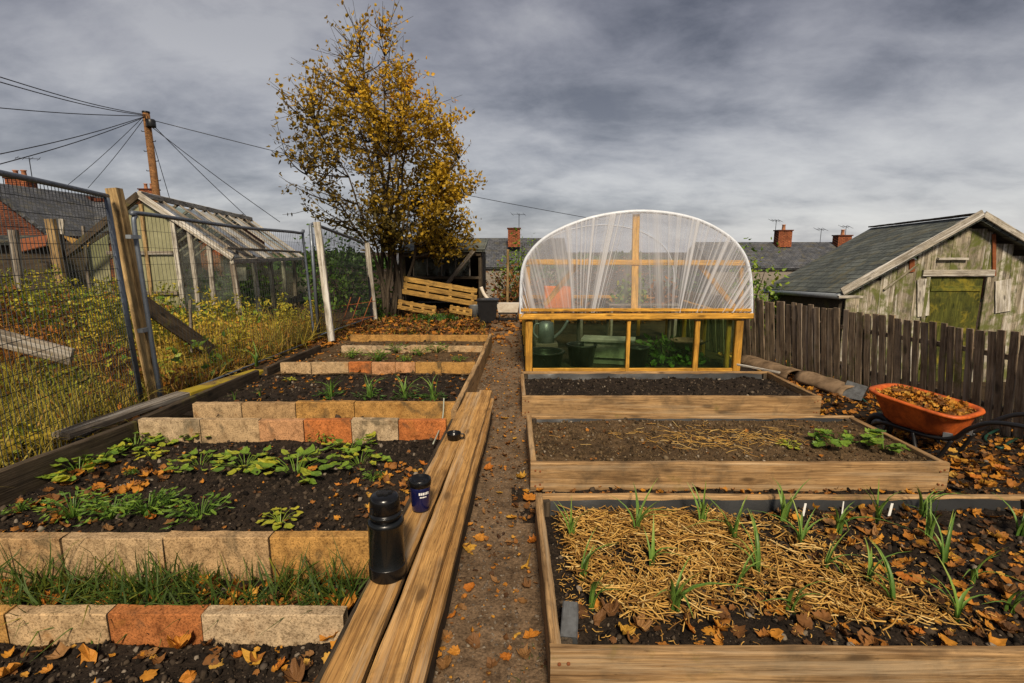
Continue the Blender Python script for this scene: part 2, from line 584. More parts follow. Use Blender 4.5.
def wnoise(scale, detail, rough, dist):
    n = WN('TexNoise'); n.inputs['Scale'].default_value = scale; n.inputs['Detail'].default_value = detail
    n.inputs['Roughness'].default_value = rough; n.inputs['Distortion'].default_value = dist
    nt.links.new(cm.outputs[0], n.inputs['Vector']); return n.outputs['Fac']


def wramp(f, st):
    n = WN('ValToRGB'); e = n.color_ramp.elements
    while len(e) < len(st): e.new(0.5)
    for el, (p, c) in zip(e, st): el.position = p; el.color = (*c, 1)
    nt.links.new(f, n.inputs[0]); return n.outputs[0]


def wmix(fac, a, b, mode='MIX'):
    n = WN('Mix', data_type='RGBA', blend_type=mode)
    for s_, v in ((n.inputs[0], fac), (n.inputs[6], a), (n.inputs[7], b)):
        if hasattr(v, 'links'): nt.links.new(v, s_)
        else: s_.default_value = v
    return n.outputs[2]


na = wnoise(1.15, 8, 0.58, 0.15); nb = wnoise(3.6, 6, 0.6, 0.25); nc = wnoise(0.45, 4, 0.5, 0.1)
f1 = wmix(0.34, na, nb); f1 = wmix(0.34, f1, nc)
# overcast: slate undersides to pale gaps; the deck thins towards the horizon
high = wramp(f1, [(0.42, (0.066, 0.068, 0.088)), (0.475, (0.135, 0.136, 0.165)), (0.53, (0.205, 0.205, 0.237)), (0.60, (0.315, 0.313, 0.335))])
low = wramp(f1, [(0.40, (0.23, 0.232, 0.26)), (0.475, (0.38, 0.38, 0.40)), (0.535, (0.52, 0.515, 0.52)), (0.61, (0.62, 0.612, 0.605))])
hz = wramp(zc.outputs[0], [(0.02, (1, 1, 1)), (0.16, (0.62,) * 3), (0.32, (0.2,) * 3), (0.5, (0, 0, 0))])
cl = wmix(hz, high, low)
CLOUD_GAIN = 3.4
clg = wmix(1.0, cl, (CLOUD_GAIN, CLOUD_GAIN, CLOUD_GAIN, 1), 'MULTIPLY')
skyc = wmix(0.96, sky.outputs[0], clg)
nt.links.new(skyc, bg.inputs[0])

vs = SC.view_settings
vs.view_transform = 'Standard'; vs.look = 'None'; vs.exposure = 1.7; vs.gamma = 1.0; vs.use_curve_mapping = False
SC.cycles.use_denoising = True
SC.cycles.max_bounces = 7; SC.cycles.transparent_max_bounces = 24; SC.cycles.diffuse_bounces = 3; SC.cycles.glossy_bounces = 3
SC.cycles.transmission_bounces = 4; SC.cycles.caustics_reflective = False; SC.cycles.caustics_refractive = False

# ================================================================== materials
RUST = plain('rust_steel', (0.24, 0.075, 0.025), 0.85, 0.2, 0.6)
W_BED = wood('bed_board_wood', (0.47, 0.305, 0.15), (0.23, 0.135, 0.06), fine_amt=0.62, bleach=(0.46, 0.35, 0.22), bleach_amt=0.45, stain=(0.07, 0.05, 0.03), stain_amt=0.7, moss=(0.16, 0.12, 0.03), moss_cut=0.66)
W_PLANK = wood('plank_wood', (0.66, 0.39, 0.14), (0.33, 0.175, 0.06), fine_amt=0.7, bleach_amt=0.55, stain=(0.10, 0.06, 0.03), stain_amt=0.6, grain=0.8, bleach=(0.50, 0.37, 0.23))
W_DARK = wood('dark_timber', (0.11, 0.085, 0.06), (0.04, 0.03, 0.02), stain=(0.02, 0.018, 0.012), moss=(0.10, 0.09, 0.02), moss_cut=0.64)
W_OLD = wood('silvered_wood', (0.30, 0.26, 0.21), (0.12, 0.10, 0.08), stain=(0.06, 0.05, 0.04), bleach=(0.42, 0.39, 0.34))
W_MOSS = wood('mossy_wood', (0.26, 0.18, 0.08), (0.10, 0.07, 0.03), moss=(0.34, 0.25, 0.02), moss_cut=0.47)
W_FENCE = wood('picket_wood', (0.36, 0.28, 0.20), (0.15, 0.115, 0.08), stain=(0.025, 0.02, 0.015), moss=(0.10, 0.105, 0.02), moss_cut=0.64, bleach=(0.32, 0.26, 0.20))
W_TUN = wood('tunnel_wood', (0.74, 0.41, 0.07), (0.46, 0.23, 0.035), stain=(0.16, 0.08, 0.02), stain_amt=0.5)
W_POST = wood('post_wood', (0.52, 0.37, 0.18), (0.26, 0.17, 0.08), stain=(0.08, 0.06, 0.03), stain_amt=0.7)
W_WHITE = wood('white_flaking_wood', (0.62, 0.60, 0.55), (0.30, 0.27, 0.22), stain=(0.10, 0.08, 0.05), stain_amt=0.7, bleach=(0.72, 0.70, 0.66))
W_PALLET = wood('yellow_pallet_wood', (0.54, 0.33, 0.09), (0.24, 0.14, 0.04), stain=(0.06, 0.04, 0.02), stain_amt=0.7)
W_SHED = wood('shed_board', (0.42, 0.375, 0.30), (0.19, 0.165, 0.125), stain=(0.04, 0.04, 0.025), stain_amt=0.9, moss=(0.095, 0.11, 0.02), moss_cut=0.515, bleach=(0.62, 0.58, 0.51), grain=0.6)
W_DOOR = wood('green_door_board', (0.12, 0.13, 0.025), (0.05, 0.06, 0.01), stain=(0.02, 0.025, 0.008), stain_amt=0.7, moss=(0.22, 0.18, 0.02), moss_cut=0.57, grain=0.6)
W_POLE = wood('pole_wood', (0.30, 0.15, 0.06), (0.12, 0.06, 0.025), stain=(0.04, 0.025, 0.015), grain=0.4)
CONC = concrete('kerb_concrete')
SOIL_DARK = soil('dark_soil', (0.007, 0.0052, 0.004), (0.038, 0.0275, 0.0195), 0.4)
SOIL_BROWN = soil('brown_soil', (0.034, 0.022, 0.011), (0.14, 0.09, 0.045), 0.5)
SOIL_PATH = soil('path_dirt', (0.055, 0.036, 0.021), (0.24, 0.165, 0.10), 0.6, 0.012)
GROUND = soil('plot_ground', (0.016, 0.012, 0.008), (0.075, 0.05, 0.026), 0.2)
CLOD = tinted('clod', [(0.0, (0.006, 0.0045, 0.0035)), (0.55, (0.026, 0.019, 0.0135)), (0.95, (0.075, 0.055, 0.038)), (0.97, (0.17, 0.14, 0.105)), (1.0, (0.24, 0.20, 0.155))], 0.95, 0.15, nscale=60)
CLOD_B = tinted('brown_clod', [(0.0, (0.025, 0.017, 0.009)), (0.6, (0.12, 0.078, 0.038)), (0.95, (0.15, 0.11, 0.065)), (0.97, (0.22, 0.18, 0.13)), (1.0, (0.3, 0.25, 0.19))], 0.95, 0.15, nscale=60)
STONE = tinted('pebble', [(0.0, (0.05, 0.04, 0.03)), (0.5, (0.13, 0.10, 0.075)), (0.9, (0.20, 0.165, 0.125)), (1.0, (0.36, 0.32, 0.26))], 0.85, 0.3, nscale=60)
STRAW = tinted('straw_stalk', [(0.0, (0.20, 0.095, 0.022)), (0.35, (0.50, 0.27, 0.06)), (0.8, (0.70, 0.43, 0.11)), (1.0, (0.80, 0.58, 0.24))], 0.6, 0.3, trans=0.15, nscale=80, noise_amt=0.35)
LEAF_RAMP = [(0.0, (0.045, 0.022, 0.011)), (0.25, (0.13, 0.058, 0.019)), (0.45, (0.28, 0.12, 0.032)), (0.62, (0.42, 0.16, 0.02)), (0.82, (0.55, 0.25, 0.028)), (1.0, (0.55, 0.36, 0.08))]
LITTER = tinted('litter_leaf', LEAF_RAMP, 0.7, 0.25, trans=0.2, nscale=35)
LEAF1 = tinted('fallen_leaf_skin', None, 0.65, 0.3, trans=0.15, objcol=True, nscale=45, noise_amt=0.7)
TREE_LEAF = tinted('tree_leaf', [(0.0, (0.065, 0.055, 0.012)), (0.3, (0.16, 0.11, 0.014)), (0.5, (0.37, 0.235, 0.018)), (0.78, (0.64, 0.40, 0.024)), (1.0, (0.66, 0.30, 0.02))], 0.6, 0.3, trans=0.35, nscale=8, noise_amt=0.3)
BARK = tinted('bark', [(0, (0.03, 0.024, 0.018)), (1, (0.085, 0.065, 0.045))], 0.9, 0.15, nscale=25)
GRASS = tinted('grass_blade', [(0.0, (0.03, 0.06, 0.012)), (0.3, (0.07, 0.12, 0.016)), (0.5, (0.24, 0.22, 0.022)), (0.7, (0.46, 0.34, 0.06)), (0.85, (0.42, 0.20, 0.04)), (1.0, (0.24, 0.085, 0.022))], 0.6, 0.3, trans=0.3, nscale=15, noise_amt=0.3)
GREEN = tinted('leaf_green', [(0.0, (0.025, 0.065, 0.010)), (0.5, (0.09, 0.18, 0.02)), (0.8, (0.20, 0.31, 0.03)), (1.0, (0.46, 0.42, 0.035))], 0.5, 0.4, trans=0.3, nscale=50, noise_amt=0.3)
ONION = tinted('onion_green', [(0.0, (0.05, 0.12, 0.02)), (0.6, (0.17, 0.29, 0.05)), (0.85, (0.28, 0.33, 0.06)), (1.0, (0.46, 0.38, 0.09))], 0.45, 0.4, trans=0.2, nscale=60, noise_amt=0.3)
STEEL = plain('fence_steel', (0.16, 0.185, 0.22), 0.5, 0.6, 0.5, 14)
WIRE = plain('mesh_wire', (0.05, 0.055, 0.06), 0.55, 0.5, 0.4)
BLACK = plain('black_plastic', (0.012, 0.012, 0.013), 0.35, 0.0, 0.3)
FLASK = plain('flask_black', (0.005, 0.006, 0.0065), 0.25, 0.0, 0.2, 30, 0.03, 0.35, 0.1)
CAPM = plain('flask_lid', (0.005, 0.005, 0.0055), 0.24, 0.0, 0.25, 40, 0.05)
MUGB = plain('mug_blue', (0.012, 0.016, 0.10), 0.2, 0.55, 0.2, 30, 0.02, 0.5, 0.5)
PRINT = plain('white_print', (0.75, 0.75, 0.72), 0.6, 0.0, 0.1)
ORANGE = plain('orange_tub', (0.52, 0.105, 0.015), 0.55, 0.0, 0.9, 9, 0.15, var_lo=(0.35, 0.28, 0.24))
PIPE = plain('white_pipe', (0.62, 0.66, 0.72), 0.4, 0.0, 0.25, 20)
GREYP = plain('grey_galvanised', (0.30, 0.33, 0.35), 0.45, 0.5, 0.4)
WHITEP = plain('off_white_plastic', (0.66, 0.60, 0.50), 0.55, 0.0, 0.5, 8, var_lo=(0.5, 0.4, 0.3))
LINER = plain('black_liner', (0.022, 0.023, 0.024), 0.42, 0.0, 0.5, 10, 0.6)
SLATE_G = plain('dark_stone', (0.085, 0.09, 0.095), 0.8, 0.0, 0.8, 26, 0.5)
CLAY = plain('felt_brown', (0.22, 0.15, 0.09), 0.9, 0.0, 0.85, 7, 0.5, 0.15, var_lo=(0.3, 0.28, 0.26))
HOSE = plain('green_hose', (0.012, 0.05, 0.034), 0.4)


def glass_like(name, tint, opacity, rough=0.15, streak=0.0, body=(0.3, 0.32, 0.3)):
    m = Mat(name, rough, 0.5); m.color(body)
    tr = m.n('BsdfTransparent'); tr.inputs[0].default_value = (*tint, 1)
    mx = m.n('MixShader'); m.link(tr.outputs[0], mx.inputs[1]); m.link(m.b.outputs[0], mx.inputs[2]); m.link(mx.outputs[0], m.out.inputs[0])
    v = m.coords((1, 1, 1)); n1 = m.noise(v, 3.0, 6, 0.7, 0.6)
    f = m.ramp(n1, [(0.35, (max(0, opacity - streak),) * 3), (0.7, (min(1, opacity + streak),) * 3)])
    m.link(f, mx.inputs[0])
    return m.m


GLASS = glass_like('tinted_pane', (0.76, 0.87, 0.72), 0.07, 0.08, 0.04, (0.06, 0.085, 0.05))
GLASS_OLD = glass_like('dirty_pane', (0.86, 0.89, 0.85), 0.09, 0.15, 0.08, (0.34, 0.36, 0.33))
ROOFGL = glass_like('dirty_roof_pane', (0.70, 0.74, 0.78), 0.55, 0.12, 0.32, (0.24, 0.26, 0.285))
POLYC = glass_like('yellowed_sheet', (0.7, 0.7, 0.5), 0.80, 0.4, 0.15, (0.32, 0.31, 0.18))


def film(name, sattr=True):
    """polythene: mostly clear, milkier and glossier where its pleats bunch up"""
    m = Mat(name, 0.22, 0.6)
    m.color((0.78, 0.79, 0.82))
    tl = m.n('BsdfTranslucent'); tl.inputs[0].default_value = (0.8, 0.8, 0.82, 1)
    s1 = m.n('MixShader'); s1.inputs[0].default_value = 0.45; m.link(m.b.outputs[0], s1.inputs[1]); m.link(tl.outputs[0], s1.inputs[2])
    tr = m.n('BsdfTransparent'); tr.inputs[0].default_value = (0.93, 0.93, 0.95, 1)
    mx = m.n('MixShader'); m.link(tr.outputs[0], mx.inputs[1]); m.link(s1.outputs[0], mx.inputs[2]); m.link(mx.outputs[0], m.out.inputs[0])
    a = m.n('Attribute', attribute_name='tint')
    f = m.ramp(a.outputs['Fac'], [(0.0, (0.21,) * 3), (0.3, (0.30,) * 3), (0.7, (0.62,) * 3), (1.0, (0.95,) * 3)])
    m.link(f, mx.inputs[0])
    return m.m


FILM = film('polythene')

# ================================================================== ground
gx = np.unique(np.concatenate([np.linspace(-400, -20, 20), np.linspace(-20, 20, 134), np.linspace(20, 400, 20)]))
gy = np.unique(np.concatenate([np.linspace(-60, -4, 8), np.linspace(-4, 24, 94), np.linspace(24, 60, 18), np.linspace(60, 900, 14)]))
X, Y = np.meshgrid(gx, gy)
V = np.stack([X, Y, terrain(X, Y)], -1).reshape(-1, 3)
i = np.arange(len(gy) - 1)[:, None] * len(gx) + np.arange(len(gx) - 1)[None]
F = np.stack([i, i + 1, i + len(gx) + 1, i + len(gx)], -1).reshape(-1, 4)
setting(arr('ground', V, F, GROUND, None, True))


def bumpy(base, amp, sc, seed=0):
    return lambda x, y: base + amp * fbm(x * sc, y * sc, 5, seed) + amp * 0.35 * fbm(x * sc * 6, y * sc * 6, 3, seed + 9)


setting(sheet('path', -0.42, 0.16, 0.6, 12.5, 0.02, lambda x, y: 0.012 + 0.014 * fbm(x * 3, y * 3, 4, 3) + 0.004 * fbm(x * 26, y * 26, 3, 8), SOIL_PATH))

# ---------------- soil in the beds, in sheets with clods on top
CT1 = clod_temps(1, 6); CT0 = clod_temps(0, 10, 0.5)


def clods(name, x0, x1, y0, y1, zf, n, smin, smax, mat, temps=None, bias=None):
    x = rng.uniform(x0, x1, n); y = rng.uniform(y0, y1, n)
    s = smin * (smax / smin) ** (rng.uniform(0, 1, n) ** 2.2)
    z = zf(x, y) + s * rng.uniform(-0.2, 0.45, n)
    t = rng.uniform(0, 1, n) if bias is None else np.clip(rng.uniform(0, 1, n) * bias, 0, 1)
    V, F, T = scatter(temps or CT0, np.stack([x, y, z], 1), rot_zxy(n, 0.8), s, t)
    o = arr(name, V, F, mat, None, False, None, T); o['kind'] = 'stuff'; return o


def soil_patch(x0, x1, y0, y1, zf, mat, res=0.02, nclod=1500, big=0.022, clodmat=None):
    setting(sheet('bed_soil', x0, x1, y0, y1, res, zf, mat))
    clods('soil_crumbs', x0, x1, y0, y1, zf, nclod, 0.004, big, clodmat or CLOD)


S1 = bumpy(0.125, 0.035, 3.5, 1)
S2 = bumpy(0.165, 0.022, 4.0, 2)
S3 = bumpy(0.135, 0.03, 4.0, 3)
SA = bumpy(0.085, 0.035, 3.5, 4)
SB = bumpy(0.135, 0.03, 4.0, 5)
SCc = bumpy(0.13, 0.03, 4.0, 6)
SDd = bumpy(0.13, 0.02, 4.0, 7)
S0 = bumpy(0.01, 0.035, 4.5, 8)
SG = bumpy(0.035, 0.03, 4.0, 9)
soil_patch(0.14, 2.76, 1.53, 2.62, S1, SOIL_DARK, 0.018, 5200, 0.020)
soil_patch(0.13, 2.70, 3.08, 3.97, S2, SOIL_BROWN, 0.025, 4200, 0.018, CLOD_B)
soil_patch(0.12, 2.80, 4.57, 5.5, S3, SOIL_DARK, 0.03, 2600, 0.024)
soil_patch(-2.83, -0.5, 2.16, 3.70, SA, SOIL_DARK, 0.018, 6500, 0.022)
soil_patch(-2.75, -0.46, 4.16, 5.62, SB, SOIL_DARK, 0.03, 2600, 0.028)
soil_patch(-2.7, -0.42, 5.66, 6.92, SCc, SOIL_BROWN, 0.04, 900, 0.03, CLOD_B)
soil_patch(-2.6, -0.38, 7.0, 7.8, SDd, SOIL_BROWN, 0.05, 500, 0.03, CLOD_B)
soil_patch(-2.9, -0.42, 0.85, 1.76, S0, SOIL_DARK, 0.016, 7500, 0.02)
soil_patch(-2.9, -0.5, 1.8, 2.12, SG, SOIL_DARK, 0.02, 600, 0.02)
soil_patch(0.0, 4.2, 2.66, 3.06, bumpy(0.02, 0.03, 4, 11), SOIL_DARK, 0.03, 1800, 0.02)
zr = bumpy(0.015, 0.03, 3, 12)
soil_patch(2.78, 4.4, 1.4, 2.66, zr, SOIL_DARK, 0.04, 500, 0.02)
soil_patch(2.72, 4.3, 3.06, 7.0, zr, SOIL_DARK, 0.05, 1400, 0.025)
clods('path_pebbles', -0.34, 0.15, 1.0, 7.0, lambda x, y: 0.010 + 0.014 * fbm(x * 3, y * 3, 4, 3), 9000, 0.0018, 0.011, STONE, CT0, 0.93)
clods('soil_stones', -2.8, -0.5, 1.0, 1.72, lambda x, y: S0(x, y) + 0.003, 40, 0.010, 0.028, STONE, CT0, 0.7)

# ================================================================== raised beds of boards
BEDS = 'board raised beds beside the path'


def raised_bed(label, x0, x1, y0, y1, h, th=0.038, liner=False, open_far=False, offs=(0, 0)):
    t = thing('raised_bed', label, 'raised bed', ((x0 + x1) / 2, (y0 + y1) / 2, 0), BEDS)
    z = h / 2 - 0.01; hh = h + 0.02
    plank('front_board', (x0, y0, z), (x1, y0, z), th, hh, W_BED, t, warp=0.008)
    plank('back_board', (x0 + th, y1, z), (x1 + offs[1], y1, z), th, hh, W_BED, t, warp=0.008)
    plank('side_board', (x0 + th / 2, y0 + th / 2 + .003, z), (x0 + th / 2, y1 + th / 2, z), th, hh, W_BED, t, warp=0.008)
    plank('side_board', (x1 - th / 2, y0 + th / 2 + .003, z), (x1 - th / 2 + offs[1], y1 - th / 2 - .003, z), th, hh, W_BED, t, warp=0.008)
    for px, py in ((x0 + th + .022, y0 + th / 2 + .026), (x1 - th - .03, y0 + th / 2 + .026), (x0 + th + .022, y1 - th / 2 - .026), (x1 - th - .03, y1 - th / 2 - .026)):
        plank('corner_post', (px, py, 0), (px, py, h - 0.015), 0.04, 0.04, W_DARK, t, up=(0, 1, 0))
    for px in (x0 + .03, x1 - .03, x0 + .06, x1 - .055):
        for pz in (.05, h - .045):
            MB().lathe([(.006, 0), (.006, .004), (.002, .005)], (px, y0 - th / 2 - .001, pz + R.uniform(-.01, .01)), 8, Matrix.Rotation(math.pi / 2, 3, 'X')).build('screw', RUST, t)
    if liner:
        mb = MB(); n = 60; zs = [h - 0.018, h - 0.06, 0.1]
        V = []
        for k in range(n + 1):
            x = x0 + th + .01 + (x1 - x0 - 2 * th - .02) * k / n
            for j, zz in enumerate(zs):
                V.append((x, y1 - th / 2 - 0.006 - 0.012 * j - 0.008 * abs(float(fbm(x * 5, j * 3.0, 3, 40))), zz + 0.012 * float(fbm(x * 4, 2.0 + j, 3, 41))))
        F = [(k * 3 + j, k * 3 + j + 1, k * 3 + j + 4, k * 3 + j + 3) for k in range(n) for j in range(2)]
        MB().add(V, F).build('liner', LINER, t, True)
    return t


raised_bed('long board raised bed mulched with golden straw and growing onions', 0.125, 2.80, 1.515, 2.61, 0.205, liner=True)
raised_bed('board raised bed of bare brown soil beside the orange wheelbarrow', 0.115, 2.715, 3.06, 3.98, 0.20, liner=True)
raised_bed('board raised bed of empty black soil in front of the polytunnel', 0.09, 2.79, 4.55, 5.5, 0.20, liner=True)
# white edge strip lying on the back of bed three, towards the tunnel corner
tag(plank('thin_batten', (2.62, 5.9, 0.19), (2.86, 5.42, 0.21), 0.03, 0.02, W_WHITE, None), 'thin pale batten propped off the back corner of the black soil bed', 'batten')

# ================================================================== kerb blocks
BUFF = [(0.44, 0.295, 0.155), (0.46, 0.325, 0.185), (0.40, 0.26, 0.13), (0.48, 0.365, 0.235)]
RED = [(0.50, 0.17, 0.05), (0.42, 0.155, 0.05)]
PINK = (0.50, 0.27, 0.135); OCHRE = (0.44, 0.245, 0.075)


def kerb(a, b, z0, z1, th, col, label, group):
    o = plank('kerb_block', (a[0], a[1], (z0 + z1) / 2), (b[0], b[1], (z0 + z1) / 2), th, z1 - z0, CONC, None, warp=0.004, chip=0.0022, color=col, ch=0.004, seg=0.06, roll=R.uniform(-.02, .02))
    return tag(o, label, 'kerb block', group)


def kerb_row(us, v, z0, z1, cols, names, where, th=0.06, jitter=0.006):
    n = len(us) - 1; y0 = gr(us[0], v, z1).y
    for k in range(n):
        a = gr(us[k], v, z1); b = gr(us[k + 1], v, z1)
        dz = R.uniform(-jitter, jitter); dy = R.uniform(-jitter, jitter)
        kerb((a.x + .0035, y0 + th / 2 + dy), (b.x - .0035, y0 + th / 2 + dy + R.uniform(-.004, .004)), z0, z1 + dz, th, cols[k],
             f'{names[k]} kerb block, {ORD[k]} from the fence {where}', 'kerb blocks ' + where)


kerb_row([-120, 4, 106, 201, 344], 615, -0.06, 0.12, [OCHRE, BUFF[1], RED[1], BUFF[3]], ['brown', 'pale buff', 'rusty red', 'pale grey buff'], 'in the lowest row below the grass')
kerb_row([-80, 60, 162, 268.5, 372], 538, -0.02, 0.25, [BUFF[2], BUFF[1], BUFF[0], OCHRE], ['stained buff', 'buff', 'buff', 'ochre stained'], 'in the tall row above the grass')
kerb_row([137, 199, 258, 303, 351, 398, 446], 420, -0.02, 0.25, [BUFF[3], BUFF[1], PINK, RED[0], BUFF[3], RED[0]], ['pale buff', 'buff', 'pinkish', 'orange red', 'speckled pale', 'orange red'], 'in the row behind the potato plants')
kerb_row([192, 241, 295, 354, 455], 403, 0.0, 0.25, [BUFF[1], BUFF[2], OCHRE, OCHRE], ['buff', 'black stained', 'brown', 'brown'], 'in the row before the leeks')
kerb_row([280, 311, 348, 371, 395, 415, 441, 475], 363, 0.02, 0.25, [BUFF[1], BUFF[1], RED[0], PINK, PINK, OCHRE, OCHRE], ['buff', 'buff', 'orange red', 'pinkish', 'pinkish', 'ochre', 'ochre'], 'in the row behind the leeks')
kerb_row([341, 372, 410, 447, 483], 346, 0.02, 0.22, [BUFF[3], BUFF[3], BUFF[1], BUFF[1]], ['pale buff', 'pale buff', 'buff', 'buff'], 'in the row near the white posts')
kerb_row([350, 420, 488], 335.5, 0.02, 0.20, [OCHRE, OCHRE], ['brown', 'brown'], 'in the most distant kerb row')

# ================================================================== planks along the path
zt = 0.262
tag(plank('scaffold_plank', (-0.53, 0.75, zt - .02), (-0.345, 4.46, zt - .02), 0.118, 0.042, W_PLANK, None, warp=0.012), 'weathered scaffold plank under the black flask and blue mug', 'plank', 'planks along the path')
tag(plank('scaffold_plank', (-0.39, 0.75, zt - .018), (-0.235, 4.5, zt - .018), 0.112, 0.044, W_PLANK, None, warp=0.012), 'golden scaffold plank along the path edge, nothing standing on it', 'plank', 'planks along the path')
tag(plank('scaffold_plank', (-0.355, 0.7, zt - .069), (-0.205, 4.42, zt - .069), 0.112, 0.044, W_PLANK, None, warp=0.01), 'lower scaffold plank sandwiched beneath the golden plank', 'plank', 'planks along the path')
tag(plank('edge_timber', (-0.335, 0.7, 0.08), (-0.20, 4.36, 0.08), 0.05, 0.18, W_DARK, None, warp=0.01), 'dark damp edge timber standing under the stacked planks by the path', 'timber')
tag(plank('edge_timber', (-0.62, 0.8, 0.09), (-0.465, 4.0, 0.09), 0.05, 0.17, W_DARK, None, warp=0.01), 'dark edge timber on the soil side beneath the flask plank', 'timber')
tag(plank('edge_board', (-0.465, 3.98, 0.125), (-0.40, 5.62, 0.125), 0.045, 0.25, W_BED, None, warp=0.01), 'upright edge board between the leek bed and the path', 'board')
tag(plank('edge_board', (-0.40, 5.64, 0.115), (-0.33, 7.9, 0.115), 0.045, 0.23, W_BED, None, warp=0.01), 'upright edge board running on past the small distant beds', 'board')
# fence side edging
tag(plank('edge_board', (-3.05, 2.15, 0.12), (-2.82, 3.72, 0.12), 0.045, 0.25, W_DARK, None, warp=0.012), 'dark edge board on the fence side of the potato bed', 'board')
tag(plank('edge_board', (-2.83, 3.74, 0.12), (-2.72, 5.4, 0.12), 0.045, 0.25, W_DARK, None, warp=0.012), 'dark edge board on the fence side of the leek bed', 'board')
tag(plank('edge_board', (-2.70, 5.55, 0.12), (-2.62, 6.95, 0.12), 0.045, 0.22, W_DARK, None, warp=0.012), 'dark edge board beside the small bed near the white post', 'board')
tag(plank('ground_plank', gr(60, 432, .2) - Vector((0, 0, .03)), gr(183, 391, .2) - Vector((0, 0, .03)), 0.15, 0.05, W_OLD, None), 'brown weathered plank lying along the foot of the mesh fence', 'plank')
tag(plank('ground_plank', gr(184, 391, .2) - Vector((0, 0, .03)), gr(258, 369, .2) - Vector((0, 0, .03)), 0.15, 0.05, W_MOSS, None), 'yellow mossy plank lying beyond the brown one by the mesh fence', 'plank')
tag(plank('mossy_block', gr(-30, 447, .18) - Vector((0, 0, .05)), gr(20, 437, .18) - Vector((0, 0, .05)), 0.12, 0.1, W_MOSS, None, color=None), 'yellow mossy block at the edge of the plot under the mesh fence', 'block')
tag(plank('mossy_block', gr(22, 437, .18) - Vector((0, 0, .05)), gr(52, 430, .18) - Vector((0, 0, .05)), 0.12, 0.1, W_MOSS, None), 'smaller yellow mossy block butted against the brown plank', 'block')

# ================================================================== polytunnel
TY = 6.2; TD = 2.9
arch_px = [(521, 318), (521, 292), (523, 268), (530, 253), (545, 238), (570, 225), (600, 216), (636, 211.5), (672, 214), (702, 222), (727, 236), (741, 251), (748, 268), (750.5, 290), (750.5, 318)]
arch = catmull([at(u, v, TY) for u, v in arch_px], 5)
tun = thing('polytunnel', 'round topped polytunnel with pleated clear polythene over an orange timber base', 'polytunnel', ((arch[0].x + arch[-1].x) / 2, TY + TD / 2, 0))
ACX = (arch[0].x + arch[-1].x) / 2
def back(p, y):
    f_ = 1 - .055 * y / TD
    return Vector((ACX + (p[0] - ACX) * f_ + .06 * y / TD, p[1] + y, p[2] - .02))
MB().tube([p + Vector((0, -0.02, 0)) for p in arch], 0.021, 10).build('hoop', PIPE, tun, True)
for k in (3,):
    MB().tube([back(p, TD * k / 3) for p in arch], 0.010, 8).build('hoop', PIPE, tun, True)
arch_np = np.array([p[:] for p in arch]); dl = np.r_[0, np.cumsum(np.linalg.norm(np.diff(arch_np, axis=0), axis=1))]; dl /= dl[-1]


def arch_at(s): return np.stack([np.interp(s, dl, arch_np[:, j]) for j in range(3)], -1)


ctl = np.array([(0, 524), (.14, 532), (.22, 556), (.30, 572), (.36, 582), (.42, 590), (.47, 600), (.50, 630), (.515, 648), (.56, 664), (.62, 673), (.70, 684), (.78, 700), (.87, 724), (1, 749)], float)
ns, nr = 900, 14
s = np.linspace(0, 1, ns + 1); A = arch_at(s)
bx = np.array([at(u, 312, TY).x for u in np.interp(s, ctl[:, 0], ctl[:, 1])]); bz = at(636, 312, TY).z
pl = np.abs(vnoise(s * 74, 0 * s, 3)) * 2; pl2 = np.abs(vnoise(s * 190, 0 * s, 9)) * 2
ridge = np.clip(1 - 2.2 * pl, 0, 1) ** 1.2 * 0.9 + np.clip(1 - 2.4 * pl2, 0, 1) ** 1.4 * 0.65
ridge *= 0.55 + 0.7 * smooth(-0.25, 0.2, vnoise(s * 9, 0 * s + 4, 5)); ridge *= 1 - 0.75 * np.exp(-((s - .495) / .022) ** 2)
V, T = [], []
for j in range(nr + 1):
    r = j / nr
    P = A * r + np.stack([bx, 0 * bx + TY, 0 * bx + bz], -1) * (1 - r)
    wob = 0.35 * fbm(s * 30, 0 * s + r * 2.5, 3, 12)
    P[:, 1] = TY - 0.035 - 0.020 * ridge - 0.010 * wob
    V.append(P); T.append(np.clip(ridge * (0.75 + 0.5 * np.sin(np.pi * r) * .5) + 0.18 * wob + 0.10 + 0.1 * smooth(0.9, 1.0, r) * 3, 0, 1))
V = np.concatenate(V); T = np.concatenate(T)
i = np.arange(nr)[:, None] * (ns + 1) + np.arange(ns)[None]
F = np.stack([i, i + 1, i + ns + 2, i + ns + 1], -1).reshape(-1, 4)
arr('front_film', V, F, FILM, tun, True, None, T)
# roof film over the hoops
sa = np.linspace(0, 1, 71); A2 = arch_at(sa); V, T = [], []
for j in range(31):
    y = TD * j / 30
    P = A2.copy(); P[:, 1] = TY - 0.02 + y; P[:, 0] = ACX + (P[:, 0] - ACX) * (1 - .055 * y / TD) + .06 * y / TD; sag = 0.03 * np.sin(3 * np.pi * j / 30) ** 2
    P[:, 2] += 0.022 - sag * np.sin(np.pi * sa); V.append(P)
    T.append(np.clip(0.05 + 0.28 * np.abs(fbm(sa * 14 + j * .2, 0 * sa + j * 0.5, 3, 21)), 0, 1))
i = np.arange(30)[:, None] * 71 + np.arange(70)[None]
arr('roof_film', np.concatenate(V), np.stack([i, i + 1, i + 72, i + 71], -1).reshape(-1, 4), FILM, tun, True, None, np.concatenate(T))
